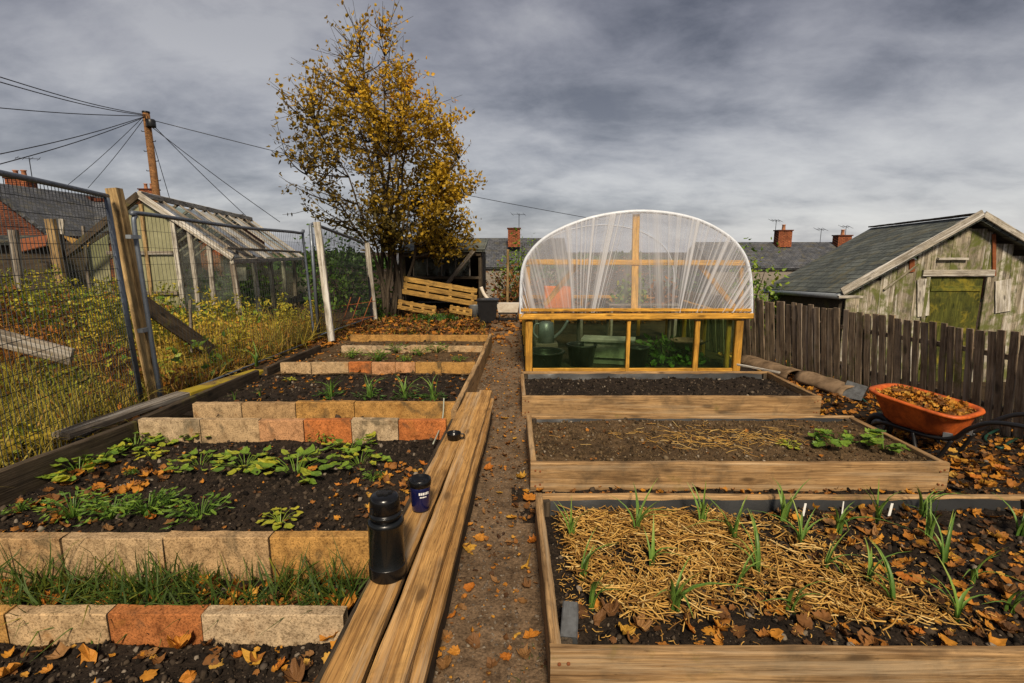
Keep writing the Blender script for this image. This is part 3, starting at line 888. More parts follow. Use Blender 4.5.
# timber: ledge, rail, king post, end posts, braces, base posts
def T_(u, v, dy=0.0): return at(u, v, TY) + Vector((0, dy, 0))
def tbar(name, p, q, w, t, up=(0, -1, 0), mat=W_TUN): return plank(name, p, q, w, t, mat, tun, up=up, warp=0.004)
tbar('ledge_board', T_(519, 316.5), T_(751.5, 315.5), 0.07, 0.11)
tbar('sill_batten', T_(521, 309.5, -.05), T_(749, 309.5, -.05), 0.035, 0.022)
W_RAIL = wood('bright_rail_wood', (0.88, 0.52, 0.10), (0.6, 0.32, 0.05))
tbar('cross_rail', T_(525, 262, .01), T_(749, 263, .01), 0.062, 0.035, mat=W_RAIL)
tbar('king_post', T_(637, 214, .03), T_(635, 309, .03), 0.08, 0.045, mat=W_RAIL)
tbar('end_post', T_(528, 266, .05), T_(528, 309, .05), 0.05, 0.05)
tbar('end_post', T_(743, 267, .05), T_(743, 309, .05), 0.05, 0.05)
tbar('brace', T_(545, 306, .12), T_(578, 266, .12), 0.06, 0.04)
tbar('brace', T_(703, 266, .09), T_(739, 310, .09), 0.06, 0.04)
zb = 0.0
for (u, wd) in ((529, 0.085), (629, 0.045), (698, 0.06), (740, 0.09)):
    p = T_(u, 320); tbar('base_post', (p.x, TY + .02, zb), (p.x, TY + .02, p.z - .006), wd, 0.07)
p = T_(733, 320); tbar('base_post', (p.x, TY + .10, zb), (p.x, TY + .10, p.z - .006), 0.05, 0.05)
xl, xr = T_(529, 320).x, T_(740, 320).x; zl = T_(636, 320).z
tbar('bottom_rail', (xl + .05, TY + .02, 0.04), (xr - .05, TY + .02, 0.04), 0.07, 0.05)
for (ua, ub) in ((529, 629), (629, 698), (698, 740)):
    xa, xb = T_(ua, 320).x + .02, T_(ub, 320).x - .02
    MB().box(((xa + xb) / 2, TY + .03, (zl + .07) / 2), (xb - xa, 0.006, zl - .08)).build('pane', GLASS, tun)
for xs in (xl, xr):
    for k in range(4):
        yy = TY + .3 + k * .85
        tbar('side_post', (xs, yy, 0), (xs, yy, zl), 0.05, 0.06)
        if k < 3: MB().box((xs, yy + .425, zl / 2), (0.006, 0.79, zl - .02)).build('pane', GLASS, tun)
    tbar('side_rail', (xs, TY + .04, zl + .01), (xs, TY + TD, zl + .01), 0.06, 0.06, up=(0, 0, 1))
# far end: window frames in the base, plain film above
for fx in np.linspace(xl, xr, 6): tbar('rear_post', (fx, TY + TD, 0), (fx, TY + TD, zl), 0.055, 0.05)
tbar('rear_rail', (xl, TY + TD, zl + .02), (xr, TY + TD, zl + .02), 0.06, 0.06)
tbar('rear_rail', (xl, TY + TD + .03, zl * .45), (xr, TY + TD + .03, zl * .45), 0.05, 0.03)
cs = arch_at(np.linspace(0, 1, 60)); cs[:, 1] = TY + TD; cs[:, 0] = ACX + (cs[:, 0] - ACX) * .945 + .06
Vr = np.concatenate([cs, np.stack([cs[:, 0], cs[:, 1], 0 * cs[:, 2] + zl], -1)]); k_ = np.arange(59)
arr('rear_film', Vr, np.stack([k_, k_ + 1, k_ + 61, k_ + 60], -1), FILM, tun, True, None, 0.1 + 0.2 * rng.uniform(0, 1, 120))

# ---------------- things inside the tunnel
def tub(name, label, cat, c, r0, r1, h, mat, rim=True):
    mb = MB(); mb.lathe([(r0 * .98, 0), (r0, 0.0), (r1, h), (r1 * 1.06, h), (r1 * 1.06, h + .02), (r1 * .93, h + .02), (r1 * .9, h * .9), (r0 * .85, .03)], (0, 0, 0), 24)
    o = mb.build(name, mat, None, True); o.matrix_basis = Matrix.Translation(Vector(c)); return tag(o, label, cat)


tub('black_tub', 'wide black tub by the front glass inside the polytunnel', 'tub', (0.42, 6.5, 0), 0.19, 0.24, 0.22, BLACK)
tub('black_tub', 'smaller black tub beside the wide one inside the polytunnel', 'tub', (0.92, 6.75, 0), 0.15, 0.19, 0.26, BLACK)
tub('plant_pot', 'black plant pot next to the grey trough in the polytunnel', 'pot', (1.62, 6.55, 0), 0.09, 0.13, 0.26, BLACK)
t = thing('grey_trough', 'long pale grey trough on the polytunnel floor behind the glass', 'trough', (1.3, 6.9, 0), rz=-.25)
mb = MB(); mb.box((1.3, 6.9, .2), (.62, .3, .22), rz=-.25); mb.build('body', plain('trough_grey', (.34, .33, .26), .9, 0, .6), t)
mb = MB(); mb.box((1.3, 6.9, .318), (.70, .37, .03), rz=-.25); mb.build('rim', plain('trough_rim', (.40, .39, .32), .9, 0, .6), t)
mb = MB(); mb.box((1.3, 6.9, .045), (.5, .22, .09), rz=-.25); mb.build('foot', plain('trough_foot', (.2, .19, .16), .9, 0, .6), t)
tub('wicker_basket', 'shallow brown basket among the green plants in the polytunnel', 'basket', (2.35, 6.9, 0.22), 0.15, 0.2, 0.07, CLAY)
t = thing('watering_can', 'pale grey watering can standing in the tunnel corner', 'watering can', (.47, 7.05, 0))
MB().lathe([(.11, .25), (.115, .25), (.10, .52), (.06, .54)], (.47, 7.05, 0), 20).build('body', GREYP, t, True)
MB().tube(catmull([(.56, 7.05, .3), (.68, 7.02, .42), (.76, 7.0, .56)], 4), 0.02, 8).build('spout', GREYP, t, True)
MB().tube(catmull([(.40, 7.05, .50), (.32, 7.05, .5), (.30, 7.05, .38), (.37, 7.05, .30)], 5), 0.012, 8).build('handle', GREYP, t, True)
MB().box((.47, 7.05, .125), (.3, .3, .25)).build('crate_foot', W_OLD, t)
for lab, x0, x1, y in (('low timber staging under the orange crate inside the tunnel', .30, 1.05, 7.6), ('timber staging with potted plants at the tunnel back', 1.5, 2.6, 8.2)):
    t = thing('staging_bench', lab, 'bench', ((x0 + x1) / 2, y, 0))
    plank('bench_top', (x0, y, .66), (x1, y, .66), .4, .03, W_OLD, t)
    for xx in (x0 + .05, x1 - .05):
        for yy in (y - .15, y + .15): plank('leg', (xx, yy, 0), (xx, yy, .64), .045, .045, W_OLD, t, up=(0, 1, 0))
t = thing('orange_crate', 'bright orange plastic crate on the staging inside the polytunnel', 'crate', (.66, 7.6, .675))
ORB = plain('crate_orange', (.75, .20, .02), .5, 0, .4)
MB().box((.66, 7.6, .695), (.38, .3, .03)).build('base', ORB, t)
for a_, b_ in (((.48, 7.46, .84), (.84, 7.46, .84)), ((.48, 7.74, .84), (.84, 7.74, .84))): plank('side_panel', a_, b_, .02, .27, ORB, t)
for a_, b_ in (((.48, 7.475, .84), (.48, 7.725, .84)), ((.84, 7.475, .84), (.84, 7.725, .84))): plank('end_panel', a_, b_, .02, .27, ORB, t)

# ================================================================== picket fence
fence_pts = [Vector((4.12, 2.6, 0)), Vector((4.05, 3.4, 0)), Vector((4.0, 4.0, 0)), Vector((3.85, 5.0, 0)), Vector((3.58, 6.0, 0)), Vector((3.3, 6.9, 0)), Vector((3.0, 7.8, 0)), Vector((2.72, 8.7, 0))]
fl = catmull(fence_pts, 12); fa = np.array([p[:] for p in fl]); fd = np.r_[0, np.cumsum(np.linalg.norm(np.diff(fa, axis=0), axis=1))]
def fpos(d): return Vector([float(np.interp(d, fd, fa[:, j])) for j in range(3)])
fen = thing('picket_fence', 'weathered grey brown picket fence running along behind the wheelbarrow', 'fence', fpos(fd[-1] / 2))
d = 0.0; k = 0
LEAN = -0.085
while d < fd[-1]:
    p = fpos(d); q = fpos(min(d + .05, fd[-1])); dr = (q - p).normalized(); nrm = Vector((-dr.y, dr.x, 0))
    wd = R.uniform(.056, .076); h = R.uniform(.84, .875); ln = LEAN + R.uniform(-.012, .012); sw = R.uniform(-.012, .012)
    o = plank('picket', p + dr * wd / 2, p + dr * (wd / 2 + sw) + Vector((ln, 0, h)), wd, .017, W_FENCE, fen, up=nrm, warp=.01, chip=.002)
    d += wd + R.uniform(.012, .028); k += 1
for zz in (.22, .66):
    for a_, b_ in [(fd[-1] * q / 9 + .01, fd[-1] * (q + 1) / 9 + .01) for q in range(9)]:
        sh = Vector((LEAN * zz / .86 + .036, 0, zz)); plank('rail', fpos(a_) + sh, fpos(b_) + sh, .03, .045, W_FENCE, fen)
for dd in (1.1, 2.9, 4.7, 6.0):
    p = fpos(dd) + Vector((.09, 0, 0)); plank('post', p, p + Vector((LEAN, 0, .82)), .08, .08, W_FENCE, fen, up=(0, 1, 0))

# half round lengths lying by the fence
def half_round(label, a, b, r, col_mat, flap=False):
    a = Vector(a); b = Vector(b); t = thing('half_round_cover', label, 'half-round cover', (a + b) / 2)
    x, y, z = frame_of(b - a); n = 12; V = []; L = (b - a).length; m = 10
    for rr in (r, r - .018):
        for i in range(m + 1):
            for k in range(n + 1):
                an = math.pi * k / n; q = rr * (1 + .06 * math.sin(i * 1.7 + k)); V.append(a + (b - a) * i / m + y * math.cos(an) * q + z * math.sin(an) * q * .82)
    F = []; w_ = n + 1; o2 = (m + 1) * w_
    for i in range(m):
        for k in range(n):
            c = i * w_ + k; F += [(c, c + 1, c + w_ + 1, c + w_), (o2 + c, o2 + c + w_, o2 + c + w_ + 1, o2 + c + 1)]
    for k in range(n): F += [(k, o2 + k, o2 + k + 1, k + 1), (m * w_ + k, m * w_ + k + 1, o2 + m * w_ + k + 1, o2 + m * w_ + k)]
    for i in range(m): F += [(i * w_, (i + 1) * w_, o2 + (i + 1) * w_, o2 + i * w_), (i * w_ + n, o2 + i * w_ + n, o2 + (i + 1) * w_ + n, (i + 1) * w_ + n)]
    MB().add(V, F).build('cover', col_mat, t, True)
    if flap: MB().quad(b + Vector((-.14, -.02, .005)), b + Vector((-.02, -.16, .005)), b + Vector((.10, -.06, .12)), b + Vector((-.02, .08, .15)), .008).build('flap', SLATE_G, t)


half_round('long brown half-round cover at the fence foot beside the tunnel corner', (3.10, 6.75, 0.03), (3.29, 5.88, 0.03), .13, CLAY)
half_round('brown half-round cover with a grey end flap near the wheelbarrow', (3.34, 5.80, 0.03), (3.47, 5.12, 0.03), .14, CLAY, True)

# ================================================================== wheelbarrow
WB = Vector((3.10, 3.78, 0)); ax = Vector((.45, -.89, 0)).normalized(); la = Vector((.89, .45, 0)).normalized(); up = Vector((0, 0, 1))
wb = thing('wheelbarrow', 'orange plastic wheelbarrow heaped with fallen leaves beside the picket fence', 'wheelbarrow', WB)
def wp(a, l, z): return WB + ax * a + la * l + up * z
def rr_loop(L, W, z, sh, tilt, n=44, e=4.0):
    out = []
    for k in range(n):
        t_ = 2 * math.pi * k / n; c, s_ = math.cos(t_), math.sin(t_)
        a = math.copysign(abs(c) ** (2 / e), c) * L / 2; l = math.copysign(abs(s_) ** (2 / e), s_) * W / 2
        out.append(wp(a + sh, l * (1 - .10 * (-(a) / L)), z - tilt * (a + sh)))
    return out
TL = .10
loops = [rr_loop(.40, .27, .185, .03, .02), rr_loop(.47, .34, .22, .02, .04), rr_loop(.585, .435, .365, 0, TL), rr_loop(.595, .445, .378, 0, TL), rr_loop(.645, .49, .376, 0, TL), rr_loop(.655, .50, .388, 0, TL), rr_loop(.645, .49, .400, 0, TL), rr_loop(.59, .44, .398, 0, TL), rr_loop(.57, .42, .37, 0, TL), rr_loop(.46, .33, .235, .02, .04), rr_loop(.39, .26, .205, .03, .02)]
V = [p for l in loops for p in l]; n = 44
F = [(i * n + k, i * n + (k + 1) % n, (i + 1) * n + (k + 1) % n, (i + 1) * n + k) for i in range(len(loops) - 1) for k in range(n)] + [tuple(range(n - 1, -1, -1)), tuple((len(loops) - 1) * n + k for k in range(n))]
MB().add(V, F).build('tub', ORANGE, wb, True)
for sgn in (-1, 1):
    MB().tube(catmull([wp(-.30, sgn * .05, .11), wp(-.18, sgn * .11, .168), wp(.1, sgn * .135, .165), wp(.27, sgn * .16, .20), wp(.36, sgn * .185, .30), wp(.47, sgn * .2, .38), wp(.62, sgn * .21, .41), wp(.82, sgn * .22, .41)], 6), 0.016, 10).build('handle_bar', BLACK, wb, True)
    MB().tube([wp(.72, sgn * .216, .41), wp(.84, sgn * .221, .41)], 0.022, 10).build('grip', BLACK, wb, True)
    MB().tube(catmull([wp(.02, sgn * .135, .16), wp(.06, sgn * .15, .05), wp(.12, sgn * .16, .012), wp(.20, sgn * .16, .03), wp(.27, sgn * .155, .19)], 6), 0.014, 8).build('leg', BLACK, wb, True)
    MB().box(wp(.24, sgn * .15, .2), (.05, .02, .06), rz=math.atan2(ax.y, ax.x)).build('bracket', GREYP, wb)
MB().tube([wp(.12, -.16, .02), wp(.12, .16, .02)], 0.012, 8).build('cross_bar', BLACK, wb, True)
wh = Matrix((ax, up, la)).transposed()
tyre = MB().tube([wp(-.28, 0, .105) + (ax * math.cos(a) + up * math.sin(a)) * .075 for a in np.linspace(0, 2 * math.pi, 28, endpoint=False)], .028, 10, True).build('wheel', BLACK, wb, True)
MB().lathe([(.052, -.02), (.052, -.012), (.02, -.03), (.02, .03), (.052, .012), (.052, .02)], wp(-.28, 0, .105), 20, Matrix((ax, up, la)).transposed()).build('rim', GREYP, tyre, True)
# its load: a soil coloured heap bearing leaves
hp = MB(); Vh = []
for j in range(9):
    r = 1 - j / 8
    for k in range(32):
        t_ = 2 * math.pi * k / 32; c, s_ = math.cos(t_), math.sin(t_)
        a = math.copysign(abs(c) ** .5, c) * .28 * r; l = math.copysign(abs(s_) ** .5, s_) * .205 * r
        Vh.append(wp(a, l, .345 - TL * a + .055 * (1 - r * r) + .02 * float(fbm(a * 9, l * 9, 3, 31))))
F = [(i * 32 + k, i * 32 + (k + 1) % 32, (i + 1) * 32 + (k + 1) % 32, (i + 1) * 32 + k) for i in range(8) for k in range(32)]
o = hp.add(Vh, F).build('leaf_mould', SOIL_DARK, None, True); tag(o, 'dark heap of leaf mould filling the orange wheelbarrow', 'leaf mould', None, 'stuff')
LF = [leaf_temp(c, True, i) for i, c in enumerate((.15, .35, .6, .9, -.3, 1.2))]
n = 420
a = rng.uniform(-.27, .27, n); l = rng.uniform(-.2, .2, n); rr = np.maximum(np.abs(a) / .28, np.abs(l) / .205)
P = np.array([wp(x, y, .352 - TL * x + .055 * (1 - r * r) + rng.uniform(0, .018))[:] for x, y, r in zip(a, l, rr)])
V, F, T = scatter(LF, P, rot_zxy(n, .45), rng.uniform(.035, .065, n), rng.uniform(.25, 1, n))
o = arr('wheelbarrow_leaves', V, F, LITTER, None, False, None, T); tag(o, 'orange and tan fallen leaves heaped in the wheelbarrow', 'leaves', None, 'stuff')

tag(MB().tube(catmull([gr(1040, 430, .05), gr(1012, 441, .03), gr(1000, 448, .02), gr(985, 438, .02), gr(1002, 428, .06), gr(1030, 420, .1)], 8), .011, 8).build('garden_hose', HOSE, None, True), 'green garden hose looped on leafy ground by the fence', 'hose')
tag(MB().tube(catmull([(3.50, 5.1, .06), (3.45, 4.8, .015), (3.38, 4.55, .015), (3.32, 4.32, .015), (3.3, 4.1, .015)], 6), .011, 8).build('water_pipe', HOSE, None, True), 'dark green pipe snaking from the half-round cover to the wheelbarrow', 'pipe')

# ================================================================== flask, mug, cup and oddments
fp = gr(388, 574, .262)
t = thing('flask', 'tall black vacuum flask standing on the weathered plank', 'flask', fp)
MB().lathe([(.064, 0), (.068, .003), (.0685, .055), (.0665, .058), (.0665, .215), (.069, .218), (.069, .226), (.066, .232), (.060, .238)], fp, 48).build('body', FLASK, t, True)
MB().lathe([(.0695, .002), (.0705, .006), (.0705, .05), (.0695, .054)], fp, 48).build('base_band', CAPM, t, True)
MB().lathe([(.058, .236), (.0585, .262), (.055, .264), (.055, .27), (.0575, .272), (.056, .315), (.052, .327), (.044, .332), (.02, .333)], fp, 48).build('cup_lid', CAPM, t, True)
MB().lathe([(.0595, .248), (.061, .25), (.061, .258), (.0595, .26)], fp, 48).build('neck_ring', FLASK, t, True)
mb = MB(); mb.box(fp + Vector((0, 0, .336)), (.055, .014, .008), rz=.5); mb.box(fp + Vector((0.002, 0, .336)), (.016, .03, .007), rz=.5); mb.build('stopper_grip', BLACK, t)
MB().box(fp + Vector((-.038, -.044, .285)), (.016, .006, .02), rz=-.7).build('pour_button', BLACK, t)
mp_ = gr(421, 509.5, .262)
t = thing('travel_mug', 'shiny dark blue travel mug with black lid on the plank', 'mug', mp_)
MB().lathe([(.040, .006), (.043, .010), (.0455, .05), (.0475, .1), (.0485, .128), (.047, .130)], mp_, 40).build('body', MUGB, t, True)
MB().lathe([(.037, 0), (.041, .001), (.0425, .012), (.041, .016)], mp_, 40).build('base', BLACK, t, True)
MB().lathe([(.048, .126), (.0515, .128), (.053, .142), (.0525, .160), (.048, .164), (.044, .163), (.041, .150), (.02, .148)], mp_, 40).build('lid', CAPM, t, True)
MB().box(mp_ + Vector((.012, -.022, .153)), (.014, .012, .008)).build('lid_tab', BLACK, t)
def on_mug(ang, z, w_, h_, nm='printed_mark'):
    rr = .0472 + (z - .1) * .03; V = []
    for k in range(5):
        a = ang + (k / 4 - .5) * w_ / rr
        for dz in (-h_ / 2, h_ / 2): V.append(mp_ + Vector((math.sin(a) * (rr + .0012), -math.cos(a) * (rr + .0012), z + dz)))
    return V, [(2 * k, 2 * k + 2, 2 * k + 3, 2 * k + 1) for k in range(4)]
mb = MB()
for q, (z, h_, wds) in enumerate(((.101, .0125, (.008, .006, .007, .004, .007, .006)), (.084, .006, (.009, .012, .006)))):
    a = .02 + .1 * q
    for w_ in wds:
        mb.add(*on_mug(a + w_ / .1, z, w_, h_)); a += (w_ + .0022) / .047
mb.build('printed_logo', PRINT, t)
cp = gr(454, 440, .262)
t = thing('black_cup', 'small squat black cup left on the planks beyond the mug', 'cup', cp)
MB().lathe([(.036, 0), (.04, .002), (.047, .048), (.0475, .052), (.044, .052), (.041, .045), (.034, .008)], cp, 32).build('bowl', CAPM, t, True)
MB().tube(catmull([cp + Vector((.044, 0, .042)), cp + Vector((.066, 0, .040)), cp + Vector((.064, 0, .018)), cp + Vector((.041, 0, .012))], 5), .005, 8).build('handle', CAPM, t, True)
tag(MB().tube(catmull([gr(444, 404, .27) + Vector((0, 0, .05)), gr(443, 415, .2), gr(440, 428, .17), gr(433, 444, .16)], 5), .0055, 6).build('plant_stick', plain('pale_stick', (.36, .38, .30), .7), None, True), 'thin pale green stick leaning at the bed corner by the cup', 'stick')
bp = gr(570, 634, .145)
o = plank('stone_sett', bp + Vector((-.012, -.055, .02)), bp + Vector((.005, .055, .075)), .058, .05, SLATE_G, None, warp=.006, chip=.002, ch=.005)
tag(o, 'small dark grey stone block in the front corner of the straw bed', 'stone')
for (u, v), nm in (((803, 510), 'white plant label tag'), ((842, 508), 'slim faded plant label tag'), ((889, 510), 'broad white plant label tag')):
    p = gr(u, v + 6, .15); q = p + Vector((R.uniform(-.01, .02), .0, .07))
    w_ = {'white plant label tag': .012, 'slim faded plant label tag': .007}.get(nm, .014)
    tag(plank('plant_label', p, q, w_, .002, PRINT, None, up=(0, -1, 0), warp=0, chip=0), nm + ' stuck in soil by the straw bed back board', 'plant label', None)

# ================================================================== mesh fence panels
def seg_tube(pts, r, name, mat, par): return MB().tube(pts, r, 8).build(name, mat, par, True)
def wire_mesh(par, bl, br, tr, tl, dv, dh, r=.0027, bow=.02):
    bl, br, tr, tl = map(Vector, (bl, br, tr, tl)); mb = MB(); L = (br - bl).length; H = (tl - bl).length
    nrm = (br - bl).cross(tl - bl).normalized()
    def P(s, q): return (bl * (1 - s) + br * s) * (1 - q) + (tl * (1 - s) + tr * s) * q + nrm * bow * float(fbm(s * 3, q * 3, 2, 77))
    nv = int(L / dv); nh = int(H / dh)
    for k in range(1, nv): mb.tube([P(k / nv, j / 5) for j in range(6)], r, 3)
    for k in range(1, nh): mb.tube([P(j / 12, k / nh) + nrm * r * 2 for j in range(13)], r, 3)
    return mb.build('wire_mesh', WIRE, par)
A1 = Vector((-3.05, 2.45, 0)); A2 = Vector((-3.52, 4.82, 0))
t = thing('mesh_fence_panel', 'steel mesh fence panel nearest the potato bed, tied to a timber post', 'fence panel', (A1 + A2) / 2, 'steel mesh fence panels')
T1 = A1 + Vector((-.0, 0, 1.98)); T2 = Vector((-3.66, 4.86, 1.98))
seg_tube(catmull([A1 + Vector((0, 0, .05)), T1 - Vector((0, 0, .1)), T1 + (T2 - T1).normalized() * .08, T1.lerp(T2, .5) + Vector((0, 0, .012)), T2], 6), .021, 'top_tube', STEEL, t)
seg_tube([T2 + Vector((.03, -.05, -.02)), A2 + Vector((0, -.05, .03))], .023, 'end_tube', STEEL, t)
seg_tube([A1 + Vector((0, 0, .07)), A2 + Vector((0, -.05, .07))], .014, 'bottom_tube', STEEL, t)
wire_mesh(t, A1 + Vector((0, 0, .06)), A2 + Vector((0, -.05, .06)), T2 - Vector((0, 0, .01)), T1 - Vector((0, 0, .01)), .042, .105)
B1 = Vector((-3.45, 4.93, 0)); B2 = Vector((-3.26, 8.45, 0)); TB1 = Vector((-3.50, 4.93, 1.84)); TB2 = Vector((-3.33, 8.45, 1.76))
t = thing('mesh_fence_panel', 'middle steel mesh fence panel with rounded corner in front of the greenhouse', 'fence panel', (B1 + B2) / 2, 'steel mesh fence panels')
dB = (TB2 - TB1).normalized()
seg_tube(catmull([B1 + Vector((0, 0, .03)), TB1 - Vector((-.01, 0, .5)), TB1 - Vector((0, 0, .12)), TB1 + dB * .03 + Vector((0, 0, -.03)), TB1 + dB * .14, TB1.lerp(TB2, .5) - Vector((0, 0, .02)), TB2 - dB * .12, TB2 - Vector((0, 0, .1)), B2 + Vector((0, 0, .03))], 6), .021, 'frame_tube', STEEL, t)
seg_tube([B1 + Vector((0, .02, .04)), B2 + Vector((0, 0, .04))], .012, 'bottom_tube', STEEL, t)
wire_mesh(t, B1 + Vector((0, 0, .1)), B2 + Vector((0, 0, .1)), TB2, TB1, .055, .15, .0019)
for zz in (.75, 1.62):
    MB().box(Vector((-3.50, 4.9, zz)), (.05, .13, .035)).build('clamp', GREYP, t)
D1 = Vector((-3.22, 8.55, 0)); D2 = Vector((-2.96, 10.9, 0)); TD1 = Vector((-3.24, 8.55, 1.90)); TD2 = Vector((-3.0, 10.9, 1.62))
t = thing('mesh_fence_panel', 'distant steel mesh fence panel between the two white posts', 'fence panel', (D1 + D2) / 2, 'steel mesh fence panels')
seg_tube([D1 + Vector((0, 0, .02)), TD1, TD1 + Vector((.02, .08, .02)), TD2 - Vector((.01, .05, -.01)), TD2, D2 + Vector((0, 0, .02))], .028, 'frame_tube', STEEL, t)
wire_mesh(t, D1 + Vector((0, 0, .1)), D2 + Vector((0, 0, .1)), TD2, TD1, .06, .14, .0036)
seg_tube([D1 + Vector((0, 0, .1)), D2 + Vector((0, 0, .1))], .014, 'bottom_tube', STEEL, t)
tag(plank('fence_post', (-3.52, 4.98, 0), (-3.68, 4.98, 2.06), .105, .10, W_POST, None, up=(0, 1, 0), ch=.006), 'square yellow timber post where two mesh fence panels meet', 'post')
tag(plank('white_post', gr(332, 343, 0), at(317, 222, 8.42), .10, .07, W_WHITE, None, up=(0, -1, 0)), 'leaning white painted post with flaking paint by the middle panel', 'post')
tag(plank('white_post', gr(375, 321, 0), at(367, 243, 10.8), .11, .07, W_WHITE, None, up=(0, -1, 0)), 'upright white painted post beneath the autumn tree', 'post')
tag(plank('grey_plank', at(-40, 328, 5.0), at(72, 357, 5.15), .05, .17, W_OLD, None), 'silvery grey plank slanting through the tall grass behind the mesh', 'plank')
tag(plank('black_plank', at(136, 298, 5.9), at(212, 352, 6.6), .06, .17, W_DARK, None), 'dark plank leaning down beside the greenhouse door wall', 'plank')
tag(plank('wooden_stake', at(192, 352, 6.5), at(190, 300, 6.5), .03, .03, W_OLD, None, up=(0, 1, 0)), 'thin stake standing beside the leaning dark plank', 'stake')
for k, (u, uu) in enumerate(((338, 351), (346, 360), (356, 372))):
    tag(MB().tube([at(u, 337, 9.6), at(uu, 297, 9.6)], .008, 6).build('rusty_rod', RUST, None, True), f'{ORD[k]} slanting rusty rod from the leaning white post', 'rod', 'rusty rods by the white posts')
for k, v in enumerate((303, 318)):
    tag(MB().tube([at(335, v + 4, 9.5), at(376, v - 2, 9.5)], .006, 6).build('rusty_rod', RUST, None, True), ('upper' if k == 0 else 'lower') + ' rusty rod lying across the slanting ones', 'rod', 'rusty rods by the white posts')

# ================================================================== greenhouse
GN = 9.2; GF = 15.8
ap, ea = at(142, 198, GN), at(232, 259, GN); apf, eaf = at(266, 221, GF), at(303, 259, GF)
hw = ea.x - ap.x; ez, rz_ = ea.z, ap.z
axd = Vector((eaf.x - ea.x, GF - GN, 0)); apf = Vector((ap.x + axd.x, GF, apf.z)); eaf = Vector((ea.x + axd.x, GF, ez - .06))
el = Vector((ap.x - hw, GN, ez)); elf = el + axd
gh = thing('greenhouse', 'tumbledown old timber greenhouse with dirty panes behind the mesh fence', 'greenhouse', ((ap.x + axd.x / 2), (GN + GF) / 2, 0))
def gp(s, r): return (ap * (1 - r) + ea * r) * (1 - s) + (apf * (1 - r) + eaf * r) * s
def gl(s, r): return (ap * (1 - r) + el * r) * (1 - s) + (apf * (1 - r) + elf * r) * s
NP = 9
PALEGL = glass_like('milky_roof_pane', (.85, .86, .85), .75, .3, .2, (.62, .62, .57))
for k in range(NP):
    s0, s1 = k / NP, (k + 1) / NP
    mats = (ROOFGL, GLASS_OLD, ROOFGL, PALEGL, GLASS_OLD, ROOFGL, PALEGL, GLASS_OLD, PALEGL)[k]
    if k not in (5,): MB().quad(gp(s0 + .006, .04), gp(s1 - .006, .04), gp(s1 - .006, .98), gp(s0 + .006, .98), .006).build('roof_pane', mats, gh)
    MB().quad(gl(s0 + .006, .04), gl(s0 + .006, .98), gl(s1 - .006, .98), gl(s1 - .006, .04), .006).build('roof_pane', GLASS_OLD, gh)
for k in range(NP + 1):
    s_ = k / NP; off = Vector((0, 0, .025))
    plank('rafter', gp(s_, 0) + off, gp(s_, 1.03) + off, .032, .035, W_OLD if k % 3 else W_WHITE, gh); plank('rafter', gl(s_, 0) + off, gl(s_, 1.03) + off, .05, .05, W_OLD, gh)
plank('ridge_board', ap + Vector((0, -.05, .06)), apf + Vector((0, 0, .06)), .06, .1, W_WHITE, gh)
plank('eave_board', ea + Vector((.02, -.05, -.04)), eaf + Vector((.02, 0, -.04)), .05, .09, W_WHITE, gh)
plank('barge_board', ap + Vector((-.02, -.06, .05)), ea + Vector((.05, -.06, .02)), .03, .11, W_WHITE, gh)
plank('barge_board', ap + Vector((-.02, -.06, .05)), el + Vector((-.05, -.06, .02)), .03, .11, W_DARK, gh)
plank('purlin', at(226, 248, GN + .3), at(300, 252, GN + 4.2), .06, .05, W_OLD, gh)
for k in range(6):
    s_ = k / 5; p = gp(s_, 1.0); q = Vector((p.x + R.uniform(-.06, .1), p.y, -.1)); plank('side_post', p - Vector((0, 0, .06)), q, .09, .07, W_WHITE if k % 2 else W_OLD, gh, up=(0, 1, 0))
    if k < 5: 
        p2 = gp(s_ + .2, 1.0); MB().quad(Vector((p.x, p.y + .05, .25)), Vector((p2.x, p2.y - .05, .25)), p2 + Vector((0, -.05, -.1)), p + Vector((0, .05, -.1)), .006).build('side_pane', GLASS_OLD, gh)
        plank('sill_board', (p.x - .01, p.y + .05, .16), (p2.x - .01, p2.y - .05, .16), .04, .2, W_OLD, gh)
for xo, hh in ((0.33, 0), (.52, 0), (.74, 0), (1.0, 0)):
    x = ap.x + hw * xo; z = rz_ + (ez - rz_) * xo - .03; plank('gable_post', (x, GN, z), (x + R.uniform(-.04, .06), GN, -.1), .075, .06, W_WHITE, gh, up=(0, 1, 0))
MB().quad((ap.x + hw * .34, GN + .03, .15), (ea.x - .04, GN + .03, .15), (ea.x - .04, GN + .03, ez - .05), (ap.x + hw * .34, GN + .03, rz_ - .45), .006).build('gable_pane', GLASS_OLD, gh)
MB().poly([(ap.x - hw * .45, GN + .02, -.1), (ap.x + hw * .30, GN + .02, -.1), (ap.x + hw * .30, GN + .02, rz_ + (ez - rz_) * .30 - .05), (ap.x + .0, GN + .02, rz_ - .06), (ap.x - hw * .45, GN + .02, rz_ + (ez - rz_) * .45 - .05)], .02, (0, 1, 0)).build('door_wall', POLYC, gh)
for zz in (.75, 1.45): plank('door_rail', (ap.x - hw * .5, GN - .01, zz), (ap.x + hw * .3, GN - .01, zz), .03, .06, W_OLD, gh)
plank('door_stile', (ap.x - .03, GN - .012, -.05), (ap.x - .03, GN - .012, rz_ - .1), .06, .03, W_POST, gh, up=(0, 1, 0))
MB().quad(elf + Vector((0, 0, -elf.z)), eaf + Vector((0, 0, -eaf.z)), eaf, elf, .01).build('rear_pane', GLASS_OLD, gh)
MB().quad(el + Vector((0, 0, -el.z)), elf + Vector((0, 0, -elf.z)), elf, el, .01).build('side_pane', GLASS_OLD, gh)
